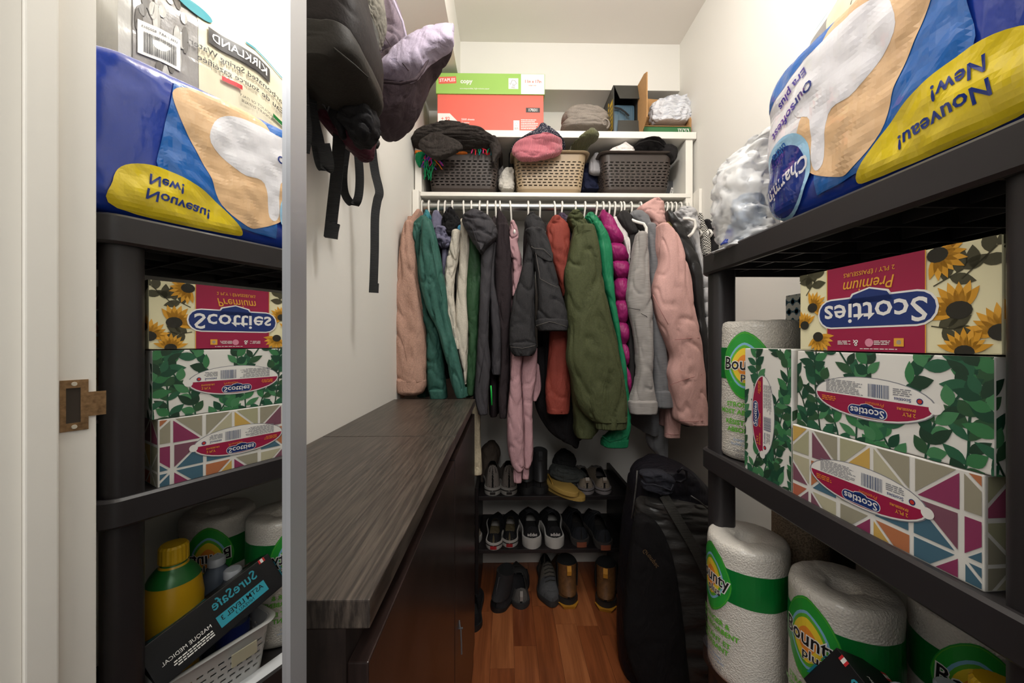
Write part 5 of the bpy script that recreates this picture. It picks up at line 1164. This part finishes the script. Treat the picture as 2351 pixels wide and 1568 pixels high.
# dark garments lower down, hanging behind
M25 = cloth_mat('black_cotton', '#151314', .85, fine=300)
g = garment('long_dress', 'long black dress hanging low behind the rust red fleece', 'dress', 1248, 520, 900, M25, bw=20)
softobj('skirt', M25, g, [(800, 1225, 1300), (880, 1226, 1330), (940, 1232, 1345), (985, 1258, 1345), (1010, 1290, 1330), (1020, 1312, 1326)], 1.50, .05, amp=.008, fx=14, fz=4, seed=3, bottom='round')
hanger(1240, 'white hanger carrying the long black dress', .0)
zp = MB().tube([W(1127, 885, 1.39), W(1128, 900, 1.388), W(1129, 930, 1.388)], .0032, n=6).build('zip_cord', mat('neon_green', '#1FC04A', .5), None, smooth=True)
tag(zp, 'bright green zip cord dangling beside the charcoal softshell jacket', 'cord')

# ------------------------------------------------------------------ bags on the wall hooks
web = bumpy(mat('black_webbing', '#1F1F20', .7), (60, 60, 130), .6, .001, 2, 'Z', .15)
# black messenger bag
Mb = cloth_mat('black_nylon', '#241F1E', .65, fine=300, tint=.1, wrinkle=.12)
Mb2 = cloth_mat('black_nylon_base', '#302D29', .6, fine=300, tint=.1, wrinkle=.12)
g = thing('messenger_bag', 'boxy black bag hung high on the wall above the cabinets', 'bag', W(760, 222, .62))
softobj('bag_body', Mb, g, [(-150, 672, 800), (0, 670, 835), (50, 668, 848), (100, 667, 858), (150, 667, 858), (180, 668, 852), (196, 675, 846)], .645, .085, amp=.002, fx=12, fz=8, seed=2, sq=4.5, n=56, bottom='round', rise=.01)
softobj('base_panel', Mb2, g, [(150, 690, 852), (175, 668, 859), (196, 672, 856), (210, 690, 840), (219, 730, 822)], .645, .094, amp=.002, fx=14, fz=12, seed=4, sq=4.0, n=56, bottom='round', rise=.006)
softobj('corner_pocket', cloth_mat('grey_felt', '#4E4D49', .9, fine=200, strength=.8), g, [(60, 834, 862), (90, 834, 864), (140, 836, 866), (178, 838, 864)], .72, .03, amp=.002, sq=4, m=16, bottom='round', rise=.004)
stitch('piping', [(700, 62, .56), (760, 105, .556), (815, 150, .557), (845, 178, .575)], .0012, Mb2, g)
Mg = cloth_mat('grey_sherpa', '#7A766C', .95, fine=160, strength=1.0, tint=.25)
sg = softobj('fleece_liner', Mg, None, [(-90, 832, 868), (0, 832, 877), (25, 834, 881), (50, 838, 876), (68, 842, 868), (80, 850, 860)], .79, .045, amp=.004, fx=40, fz=40, seed=3, bottom='round', rise=.004)
tag(sg, 'grey sherpa fleece tucked between the black bag and mauve bag', 'fleece')
# mauve bag with turned-out lilac rim
Mm, Ml, Mh = cloth_mat('mauve_softshell', '#45393E', .75, fine=400), cloth_mat('lilac_lining', '#A79CAE', .7, fine=400, tint=.06), cloth_mat('mauve_upper', '#776A73', .75, fine=400)
g = thing('softshell_bag', 'mauve soft bag with a flared lilac rim hanging from the wall', 'bag', W(890, 305, .95))
softobj('outer_shell', Mm, g, [(100, 1006, 1040, .93, .02), (112, 978, 1034, .93, .045), (135, 930, 1012, .94, .065), (165, 880, 988, .95, .08), (200, 852, 972, .95, .09), (235, 846, 958, .95, .09), (265, 850, 938, .95, .085), (290, 858, 912, .95, .07), (302, 868, 894, .95, .05)], .95, .08, amp=.006, fx=12, fz=10, seed=3, bottom='round', n=48, m=60, rise=.006)
softobj('rim_lining', Ml, g, [(60, 1030, 1043, .915, .012), (70, 985, 1043, .91, .02), (84, 958, 1042, .90, .028), (100, 935, 1040, .895, .034), (116, 915, 1012, .885, .038), (135, 898, 985, .878, .04), (155, 880, 968, .872, .04), (172, 868, 945, .87, .038), (186, 862, 915, .872, .03)], .89, .03, amp=.004, fx=14, fz=10, seed=5, bottom='round', n=48, m=54, rise=.004)
softobj('hood_panel', Mh, g, [(-110, 866, 886), (-40, 866, 900), (0, 868, 908), (35, 866, 922), (70, 863, 932), (100, 862, 934), (120, 868, 925), (150, 866, 890)], .955, .055, amp=.007, fx=14, fz=8, seed=7, bottom='round', n=40, m=50)
stitch('piping', [(890, -30, .90), (907, 10, .895), (924, 50, .893), (932, 84, .893), (928, 108, .892)], .003, Ml, g)
stitch('piping', [(930, 108, .872), (958, 92, .872), (990, 76, .882), (1040, 72, .90)], .0022, Mh, g)
stitch('seam', [(868, 62, .90), (890, 95, .897), (905, 118, .88)], .0014, Mm, g); stitch('seam', [(903, 122, .846), (922, 142, .838), (938, 162, .835)], .0014, Mm, g)
stitch('rim_edge', [(1040, 104, .91), (1010, 112, .90), (985, 130, .885), (972, 158, .868), (955, 182, .85), (920, 192, .845), (880, 188, .85)], .0035, Mm, g)
# burgundy backpack with dangling straps
Mw = cloth_mat('burgundy_nylon', '#451A28', .6, fine=200)
Mk = cloth_mat('backpack_black', '#19181A', .7, fine=200)
g = thing('backpack', 'burgundy and black backpack with long dangling straps behind the black bag', 'backpack', W(800, 350, .74))
softobj('bag_body', Mw, g, [(120, 705, 800), (180, 708, 820), (230, 716, 840), (270, 730, 852), (300, 752, 858), (322, 775, 852), (340, 800, 845)], .745, .06, amp=.006, fx=18, fz=10, seed=4, bottom='round', n=44)
softobj('front_pocket', Mk, g, [(205, 760, 845), (240, 765, 858), (275, 780, 864), (300, 795, 862), (318, 808, 850)], .70, .03, amp=.008, fx=30, fz=20, seed=6, ridge=True, bottom='round')
softobj('side_mesh', Mk, g, [(205, 735, 765), (240, 745, 778), (280, 762, 790), (305, 778, 795)], .69, .012, amp=.002, bottom='round', m=16)
stitch('buckle_loop', [(748, 215, .675), (742, 240, .672), (752, 256, .67), (760, 232, .672), (756, 212, .675)], .0018, mat('buckle_grey', '#6A6A6C', .4, .3), g)
def strap(name, pts, w, wide=(1, 0, 0), par=None): return MB().ribbon([W(*p) for p in smooth_path(pts)], w, .0022, wide).build(name, web, par)
def smooth_path(pts, k=8):
    n = (len(pts) - 1) * k; return [tuple(crom(pts, i / n)) for i in range(n + 1)]
strap('strap', [(781, 245, .70), (779, 320, .72), (773, 400, .745), (764, 480, .76), (757, 545, .765)], .0225, (1, .15, 0), g)
MB().ribbon([W(766, 512, .757), W(762, 530, .757), W(760, 547, .757)], .0235, .006, (1, .15, 0)).build('strap_end', web, g)
strap('strap', [(795, 340, .82), (788, 400, .83), (792, 445, .825), (810, 469, .815), (822, 455, .81), (826, 410, .815), (822, 350, .82)], .017, lambda t: (1, .2, .1), g)
strap('strap', [(852, 318, .90), (856, 360, .90), (862, 400, .905), (871, 440, .91), (866, 462, .912), (861, 500, .915), (860, 580, .92), (857, 672, .922)], .0195, lambda t: (1, .6 * math.sin(3 * t), 0), g)
MB().ribbon([W(859, 650, .916), W(858, 672, .917)], .0215, .005, (1, .15, 0)).build('strap_end', web, g)
strap('strap', [(707, 190, .66), (714, 260, .665), (728, 320, .67), (738, 372, .672), (748, 388, .67), (751, 372, .668), (742, 330, .667)], .022, (1, .3, 0), g)
strap('strap', [(694, 190, .63), (698, 260, .632), (703, 300, .634), (697, 350, .636)], .018, (1, .3, 0), g)
softobj('buckle', mat('buckle_black', '#151515', .35), g, [(318, 838, 868), (328, 836, 872), (338, 842, 868)], .86, .008, amp=.0, bottom='round', m=8, rise=.003)

# ------------------------------------------------------------------ shoe rack
rk_m = mat('rack_black', '#171415', .4)
rack = thing('shoe_rack', 'low black two-board shoe rack below the hanging clothes', 'rack', (.22, 1.72, 0))
RX0, RX1, RY0, RY1 = -.125, .515, 1.552, 1.872; RZ = (.467, .250)
for z in RZ: MB().box((RX0 + .014, RY0, z - .016), (RX1 - .014, RY1, z), bev=.0015).build('shelf_board', rk_m, rack)
for x in (RX0, RX1 - .014): MB().box((x, RY0 + .004, 0), (x + .014, RY1, .50), bev=.001).build('side_panel', rk_m, rack)

# ------------------------------------------------------------------ shoes (heel at y = 0, toe towards +y)
def shoe(name, label, cat, at, rz, L=.275, wd=.050, hs=.026, ht=(.075, .062, .082, .072, .050, .036), up=None, sole=None, lining=None, toe=None, heel=None, collar=(.05, .42), shaft=0.0, group='shoes on the rack', extra=None, rake=.006, tilt=None, flare=1.0, sole2=None):
    t = thing(name, label, cat, at, group, rz)
    if tilt: t.rotation_euler = (tilt[0], tilt[1], rz)
    def wdt(s):
        e = min(1, (s / .10)) ** .5 if s < .10 else (min(1, (1 - s) / .22)) ** .55 if s > .78 else 1
        return wd * (crom([(.70,), (.70,), (.66,), (.80,), (.98,), (.92,), (.80,)], s)[0]) * e + .001
    def top(s): return crom([(h,) for h in ht], s)[0]
    def sol(s): return hs + .010 * max(0, (s - .8) / .2) ** 2 * .5
    S = [0, .008, .025, .05] + [.08 + .84 * i / 22 for i in range(23)] + [.95, .975, .992, 1]
    P, nP = 20, 0
    def ringpt(s, f, k=1.0, dz=0):
        a = PI * f; w = wdt(s) * .97 * k; lo = sol(s) * .8; hi = top(s)
        z = lo + (hi - lo) * (math.sin(a) ** .62) * k; x = -w * math.copysign(abs(math.cos(a)) ** (.75 if s > .5 else .6), math.cos(a))
        nar = 1 - .30 * max(0, (z - lo) / max(hi - lo, .001)) * (1 if s < .5 else .6)
        return Vector((x * nar, s * L + (rake * (z / .08) if s < .05 else 0), z + dz))
    def is_open(i, j): s = (S[i] + S[i + 1]) / 2; f = (j + .5) / P; return collar[0] < s < collar[1] and abs(f - .5) < .5 * min(1, 1.05 * math.sin(PI * (s - collar[0]) / (collar[1] - collar[0])) ** .5) * .56
    def skin(k, dz):
        vs = [ringpt(s, j / P, k, dz) for s in S for j in range(P + 1)]; fs = []; ms = []
        for i in range(len(S) - 1):
            for j in range(P):
                if collar and is_open(i, j): continue
                fs.append((i * (P + 1) + j, (i + 1) * (P + 1) + j, (i + 1) * (P + 1) + j + 1, i * (P + 1) + j + 1)); ms.append(1 if (heel and S[i] < .07) or (toe and S[i] > toe[0]) else 0)
        return vs, fs, ms
    vs, fs, ms = skin(1, 0); mb = MB(); mb.v = [tuple(v) for v in vs]; mb.f = fs; mb.m = ms
    mb.build('upper', [up, (heel or (toe and toe[1]) or up)], t, smooth=True, local=True, solid=.0)
    vs, fs, ms = skin(.93, .001); mb = MB(); mb.v = [tuple(v) for v in vs]; mb.f = fs; mb.m = [0] * len(fs); mb.build('lining', lining, t, smooth=True, local=True)
    if collar: MB().loft([[Vector((x * wdt(s) * .8, s * L, sol(s) + .004)) for s, x in [(q, -1) for q in (.02, .1, .25, .4, .5)] + [(q, 1) for q in (.5, .4, .25, .1, .02)]], [Vector((x * wdt(s) * .8, s * L, sol(s) + .006)) for s, x in [(q, -1) for q in (.02, .1, .25, .4, .5)] + [(q, 1) for q in (.5, .4, .25, .1, .02)]]]).build('insole', lining, t, local=True)
    def outl(z, k, dz=0):
        o = [Vector((-wdt(s) * k - .0015, s * L - (.004 * (1 - s)) * flare, z)) for s in S] + [Vector((wdt(s) * k + .0015, s * L - (.004 * (1 - s)) * flare, z)) for s in reversed(S)]
        for p, s in zip(o, S + list(reversed(S))): p.z = z * (sol(s) / hs) if z > 0 else max(0, .012 * max(0, (s - .82) / .18) ** 2)
        return o
    MB().loft([outl(0, .96), outl(.004, 1.03), outl(hs * .8, 1.04), outl(hs, 1.0)]).build('sole', sole, t, local=True, autos=50)
    if sole2: MB().loft([outl(hs * .55, 1.052), outl(hs * .72, 1.052)]).build('sole_stripe', sole2, t, local=True, autos=50)
    if shaft:
        rings = []
        for k in range(9):
            q = k / 8; z = .055 + (shaft - .055) * q; cy = L * (.17 + .02 * math.sin(q * 3)); rx = wd * (.70 + .04 * q); ry = L * (.165 - .01 * q + .05 * (1 - q) ** 2)
            rings.append([Vector((rx * math.cos(a), cy + ry * math.sin(a) - .004 * (1 - q), z + .008 * q * abs(math.sin(a)) * (1 if math.sin(a) > 0 else .8))) for a in [2 * PI * j / 24 for j in range(24)]])
        inn = [[Vector((p.x * .92, L * .18 + (p.y - L * .18) * .92, p.z - .001)) for p in r] for r in (rings[-1], rings[4])]
        MB().loft(rings, 0, False, False).build('shaft', up, t, smooth=True, local=True)
        MB().loft([rings[-1]] + inn, 0, False, True).build('shaft_lining', lining, t, smooth=True, local=True)
    if extra: extra(t, ringpt, wdt, top, L)
    return t
def heel_text(txt, z, size, m, bold=.015, width=None):
    def f(t, rp, wdt, top, L):
        s = Sheet(lambda u, v, l: Vector((u, -.0045 - l + 9.0 * u * u, v))); s.lift = .002; s.text(txt, 0, z, size, m, 0, bold, width=width); o = s.build('heel_lettering', None); o.parent = t
    return f
def heel_patch(m, w, z0, z1):
    def f(t, rp, wdt, top, L):
        MB().grid(lambda u, v: Vector(((u - .5) * w, -.0075 + 8.0 * ((u - .5) * w) ** 2, z0 + (z1 - z0) * v)), 8, 2).build('heel_label', m, t, local=True, solid=.001)
    return f
def multi(*fs):
    def f(*a):
        for q in fs: q(*a)
    return f
def pull_tab(m, z0, z1, w=.016):
    def f(t, rp, wdt, top, L):
        MB().ribbon([(0, -.003, z0), (0, -.006, (z0 + z1) / 2), (0, -.001, z1), (0, .006, z1 - .004)], w, .003, (1, 0, 0)).build('pull_tab', m, t, local=True)
    return f
def laces(m, s0=.42, s1=.68, n=5):
    def f(t, rp, wdt, top, L):
        for k in range(n):
            s = s0 + (s1 - s0) * k / (n - 1); a, b = rp(s, .36), rp(s + .02, .64); c = rp(s + .01, .5)
            MB().tube([a + Vector((0, 0, .001)), c + Vector((0, 0, .004)), b + Vector((0, 0, .001))], .0022, n=6).build('lace', m, t, local=True, smooth=True)
    return f
C_ = lambda n, c, r=.85: cloth_mat(n, c, r, fine=300)
wsole, dark_l, blk = mat('sole_white', '#8E8A84', .6), mat('shoe_dark_lining', '#141313', .9), mat('sole_black', '#1A1919', .6)
def X(px, d): return W(px, 1000, d).x
S1, S2 = RZ
stripe = mat('sole_stripe_black', '#1E1C1C', .6)
# upper board
for px, lab in ((1131, 'pale grey suede high-top beside the cabinet on the upper rack board'), (1169, 'pale grey suede high-top under the pink hoodie cuff')):
    shoe('high_top_sneaker', lab, 'shoe', (X(px, 1.56), 1.562, S1), .03, .27, .045, .030, (.122, .118, .110, .078, .052, .040), C_('grey_suede', '#6F6862'), wsole, dark_l, collar=(.05, .36), sole2=stripe, extra=multi(heel_patch(stripe, .022, .006, .016)))
for px, lab in ((1209, 'black ankle boot left of its twin on the upper rack board'), (1241, 'tall black ankle boot right of its twin on the upper rack board')):
    shoe('ankle_boot', lab, 'boot', (X(px, 1.57), 1.575, S1), .0, .27, .047, .026, (.10, .10, .105, .078, .055, .042), mat('black_boot_leather', '#1B1A1B', .5), blk, dark_l, collar=None, shaft=.165, extra=pull_tab(C_('boot_tab', '#2A2A2B'), .14, .176))
for px, lab in ((1349, 'beige low sneaker left of its twin at the end of the upper board'), (1389, 'beige low sneaker right of its twin at the end of the upper board')):
    shoe('low_sneaker', lab, 'shoe', (X(px, 1.56), 1.565, S1), -.03, .265, .045, .024, (.068, .058, .074, .064, .046, .036), mat('beige_leather', '#7A6F62', .4), mat('sole_greyish', '#6E6868', .6), dark_l, sole2=stripe, extra=multi(laces(C_('lace_grey', '#55524F')), pull_tab(mat('beige_leather', '#7A6F62', .4), .05, .07)))
# middle board
for px, dy, lab in ((1133, 0, 'black canvas slip-on with red heel tag nearest the cabinet'), (1170, .018, 'black canvas slip-on with red heel tag left of the white-soled trainers')):
    shoe('canvas_shoe', lab, 'shoe', (X(px, 1.55), 1.550 + dy, S2), -.05, .27, .045, .027, (.064, .055, .074, .064, .046, .036), C_('black_canvas', '#1E1E20'), mat('sole_offwhite', '#A5A09A', .6), C_('sock_tan', '#5E543F'), sole2=stripe, extra=heel_patch(mat('heel_tag_red', '#8E1E22', .5), .026, .005, .018))
for px, lab in ((1222, 'black trainer with chunky white sole, left of the pair'), (1275, 'black trainer with chunky white sole, right of the pair')):
    shoe('running_trainer', lab, 'shoe', (X(px, 1.56), 1.560, S2), .0, .285, .053, .040, (.086, .074, .092, .080, .060, .048), C_('black_knit_upper', '#1A1A1C'), mat('sole_foam_white', '#9C9994', .55), dark_l, flare=2.2, extra=multi(heel_text('adidas', .058, .019, mat('logo_white', '#B9B6B2', .5), .02, .040), laces(C_('lace_black', '#2A2A2C'))))
for px, dy, lab in ((1337, .012, 'dark hiking shoe with brown rubber heel, left of the pair'), (1389, -.012, 'dark hiking shoe with brown rubber heel, right of the pair')):
    shoe('hiking_shoe', lab, 'shoe', (X(px, 1.55), 1.555 + dy, S2), .02, .285, .051, .028, (.078, .070, .092, .080, .058, .046), C_('hike_mesh', '#202226'), C_('hike_sole', '#33302E'), dark_l, extra=multi(heel_patch(mat('rubber_brown', '#6E3A26', .6), .040, .001, .022), laces(C_('lace_black', '#2A2A2C'))))
shoe('low_sneaker', 'cream knit sneaker half hidden behind the cabinet edge', 'shoe', (X(1092, 1.60), 1.600, S2), .3, .26, .045, .025, (.075, .065, .078, .066, .046, .036), C_('cream_knit', '#8C7F70'), wsole, dark_l, extra=laces(C_('lace_cream', '#A59C90')))
# on the floor
shoe('ankle_boot', 'black zip boot slumped beside the cabinet on the floor', 'boot', (X(1135, 1.55), 1.545, .0), -.55, .27, .047, .022, (.09, .09, .10, .074, .05, .04), mat('boot_suede_black', '#232224', .8), blk, dark_l, collar=None, shaft=.155, group='shoes on the floor', tilt=(0, .16), extra=pull_tab(mat('zip_grey', '#5A5A5C', .4, .4), .06, .15, .004))
shoe('walking_shoe', 'grey slip-in shoe with pale heel tab on the floor', 'shoe', (X(1197, 1.56), 1.560, 0), .05, .275, .050, .024, (.082, .064, .080, .070, .050, .040), C_('grey_nubuck', '#4C4A48'), mat('sole_charcoal', '#2C2B2B', .6), dark_l, group='shoes on the floor', heel=C_('grey_heel', '#565350'), extra=pull_tab(mat('tab_pale', '#8A8580', .5), .035, .074, .012))
shoe('walking_shoe', 'grey laced walking shoe with its toe to the door', 'shoe', (X(1250, 1.84), 1.845, 0), PI + .02, .285, .053, .024, (.078, .066, .096, .082, .058, .044), C_('grey_suede_warm', '#5E5850'), mat('sole_charcoal', '#2C2B2B', .6), dark_l, group='shoes on the floor', toe=(.62, C_('grey_toe', '#4A4A4B')), extra=laces(C_('lace_dark', '#35332F'), .42, .72, 6))
wb_up, wb_sole = bumpy(mat('boot_brown', '#5E3F22', .55), (80, 80, 80), .3, .002, 4, tint=.25), mat('boot_sole_black', '#211F1E', .6)
for px, dy, rz, lab in ((1307, .0, .03, 'brown leather work boot with yellow sole edge, left of the pair'), (1388, -.02, -.30, 'brown leather work boot with yellow sole edge beside the black case')):
    tb = shoe('work_boot', lab, 'boot', (X(px, 1.56), 1.565 + dy, 0), rz, .30, .056, .036, (.10, .10, .112, .084, .064, .054), wb_up, wb_sole, dark_l, collar=None, shaft=.165, group='shoes on the floor', extra=multi(pull_tab(mat('pull_yellow', '#B07A26', .6), .135, .172, .018)))
    MB().loft([[Vector((x, y, z)) for x, y, z in r] for r in ([(-.034, .02, .0005), (-.022, -.0085, .0005), (.022, -.0085, .0005), (.034, .02, .0005), (0, .06, .0005)], [(-.045, .02, .013), (-.026, -.013, .013), (.026, -.013, .013), (.045, .02, .013), (0, .07, .013)])]).build('welt', mat('welt_yellow', '#A8741E', .55), tb, local=True)
    for sx in (-1, 1): MB().ribbon([(sx * .0405, .052, .07), (sx * .0425, .052, .12), (sx * .0425, .052, .160)], .038, .003, (0, 1, 0)).build('elastic_gusset', C_('elastic_black', '#1C1B1A'), tb, local=True)
shoe('sandal', 'black sandal with yellow details at the foot of the cabinet', 'shoe', (X(1090, 1.50), 1.44, 0), .1, .26, .045, .022, (.06, .05, .07, .06, .045, .035), C_('sandal_black', '#1B1B1D'), blk, dark_l, group='shoes on the floor', extra=pull_tab(mat('pull_yellow', '#B07A26', .6), .03, .06, .008))
# flip-flops: straw-yellow pair, one on the other, toes to the right
ffm = mat('flipflop_yellow', '#9C7E3E', .7)
def flipflop(label, x, y, z, rz):
    t = thing('flip_flop', label, 'sandal', (x, y, z), 'flip-flops on the rack', rz); o = []
    for k in range(28):
        a = 2 * PI * k / 28; w = .044 + .006 * math.cos(a); o.append((.125 * math.cos(a), w * math.sin(a)))
    MB().loft([[Vector((u, v, 0)) for u, v in o], [Vector((u * 1.0, v * 1.0, .014)) for u, v in o], [Vector((u * .97, v * .95, .017)) for u, v in o]]).build('footbed', ffm, t, local=True, autos=40)
    MB().tube([(-.075, 0, .016), (-.072, 0, .030), (-.05, .02, .036), (0, .036, .028), (.02, .040, .014)], .0035, n=6, flat=.6).tube([(-.072, 0, .030), (-.05, -.02, .036), (0, -.036, .028), (.02, -.040, .014)], .0035, n=6, flat=.6).build('thong', mat('thong_gold', '#8C6A24', .6), t, local=True, smooth=True)
    return t
fx_, fz_ = X(1290, 1.56), S1
flipflop('straw yellow flip-flop lying underneath its twin', fx_ + .006, 1.600, fz_ + .0005, -.95)
flipflop('straw yellow flip-flop on top with thong upwards', fx_ - .006, 1.605, fz_ + .0205, -1.12)
# caps heaped behind the flip-flops
capg = cloth_mat('cap_grey', '#3A3C3A', .9, fine=260)
for lab, rows, d_, t_2 in (('worn grey cap lowest of the heap behind the flip-flops', [(1088, 1282, 1310), (1098, 1268, 1322), (1108, 1264, 1326), (1114, 1268, 1322)], 1.66, .05), ('dark grey cap with long brim on the heap', [(1068, 1270, 1300), (1078, 1262, 1330), (1088, 1262, 1345), (1096, 1275, 1338)], 1.66, .06), ('black knit hat topping the heap of caps', [(1036, 1288, 1305), (1044, 1276, 1318), (1056, 1270, 1322), (1070, 1268, 1318)], 1.70, .05)):
    tag(softobj('cap', capg if 'grey' in lab else cloth_mat('cap_blackish', '#1D1D1D', .9), None, rows, d_, t_2, amp=.006, fx=20, fz=20, seed=len(lab), bottom='round', m=20, rise=.004), lab, 'hat', 'caps on the rack')
tag(softobj('canvas_pouch', cloth_mat('taupe_canvas', '#4E443C', .8), None, [(1018, 1118, 1140), (1030, 1104, 1148), (1050, 1100, 1148), (1075, 1098, 1135), (1100, 1098, 1120)], 1.76, .05, amp=.006, seed=3, bottom='round', m=20), 'taupe canvas pouch behind the grey high-tops', 'pouch')
tag(softobj('towel', cloth_mat('cream_towel', '#B5A990', .95, fine=160, strength=.8), None, [(930, 1084, 1102), (990, 1084, 1103), (1040, 1084, 1105), (1086, 1084, 1107)], 1.44, .02, amp=.003, fx=30, fz=14, seed=3), 'cream towel hanging behind the far cabinet', 'towel')

# ------------------------------------------------------------------ black instrument case standing by the shelving
gb_m = cloth_mat('case_nylon', '#17151A', .55, fine=240, tint=.12); gb_s = bumpy(mat('case_satin', '#353331', .42, spec=.5), (14, 14, 40), .6, .010, 3); vel = cloth_mat('case_velvet', '#100E0F', .9)
g = thing('instrument_case', 'tall black padded instrument case standing beside the shelving unit', 'case', (.57, 1.26, 0))
softobj('case_body', gb_m, g, [(1062, 1500, 1548), (1075, 1468, 1580), (1105, 1450, 1610), (1140, 1444, 1640), (1200, 1432, 1670), (1300, 1425, 1685), (1420, 1421, 1690), (1520, 1424, 1690), (1580, 1450, 1690), (1610, 1480, 1690)], 1.27, .105, amp=.006, fx=10, fz=6, seed=4, n=48, bottom='round', rise=.004, sq=2.8)
softobj('side_panel', gb_s, g, [(1140, 1475, 1560), (1155, 1462, 1620), (1190, 1458, 1650), (1250, 1452, 1665), (1340, 1448, 1668), (1450, 1446, 1668), (1540, 1470, 1668), (1600, 1490, 1668)], 1.195, .055, amp=.010, fx=9, fz=24, seed=6, n=48, bottom='round', rise=.004, sq=3)
softobj('front_panel', vel, g, [(1188, 1464, 1490), (1200, 1456, 1508), (1240, 1450, 1530), (1300, 1443, 1548), (1380, 1436, 1560), (1460, 1432, 1570), (1530, 1448, 1578), (1590, 1476, 1584)], 1.135, .030, amp=.003, fx=10, fz=5, seed=2, n=40, bottom='round', rise=.004)
P = smooth_path([(1524, 1138, 1.145), (1540, 1166, 1.128), (1566, 1210, 1.122), (1596, 1262, 1.122), (1626, 1325, 1.125)])
MB().ribbon([W(*p) for p in P], .028, .004, (1, 0, .5)).build('strap', bumpy(mat('case_webbing', '#26241F', .7), (60, 60, 130), .7, .001, 2, 'Z', .2), g)
stitch('piping', [(1463, 1080, 1.17), (1461, 1110, 1.168), (1456, 1150, 1.165), (1450, 1190, 1.16)], .003, gb_s, g)
stitch('piping', [(1586, 1138, 1.15), (1605, 1150, 1.145), (1625, 1168, 1.14)], .0022, gb_s, g)
softobj('top_pouch', cloth_mat('pouch_grey', '#26262C', .85, fine=200), g, [(1086, 1468, 1530), (1096, 1470, 1545), (1108, 1470, 1548), (1120, 1476, 1546), (1126, 1500, 1544)], 1.155, .028, amp=.007, fx=22, fz=30, seed=8, bottom='round', m=18)
stitch('pouch_edge', [(1472, 1104, 1.125), (1480, 1112, 1.122), (1500, 1112, 1.121), (1520, 1118, 1.121), (1540, 1126, 1.122), (1546, 1112, 1.124)], .0026, cloth_mat('pouch_grey', '#26262C', .85), g)
stitch('handle', [(1556, 1084, 1.16), (1566, 1074, 1.15), (1576, 1082, 1.146), (1576, 1098, 1.147), (1564, 1106, 1.15), (1552, 1104, 1.155)], .004, gb_m, g)
s = Sheet(None); A0 = W(1478, 1262, 1.088); A1 = W(1509, 1303, 1.086); e = (A1 - A0); Lx = e.length; e.normalize(); f_ = Vector((0, -1, 0)).cross(e) * -1
s.place = lambda u, v, l: A0 + e * (u + Lx / 2) + e.cross(Vector((0, 1, 0))) * -v + Vector((0, -l, 0))
s.text('Grompac', 0, 0, .018, mat('thread_gold', '#5A4327', .7), 0, .0, width=Lx); s.build('stitched_lettering', g)
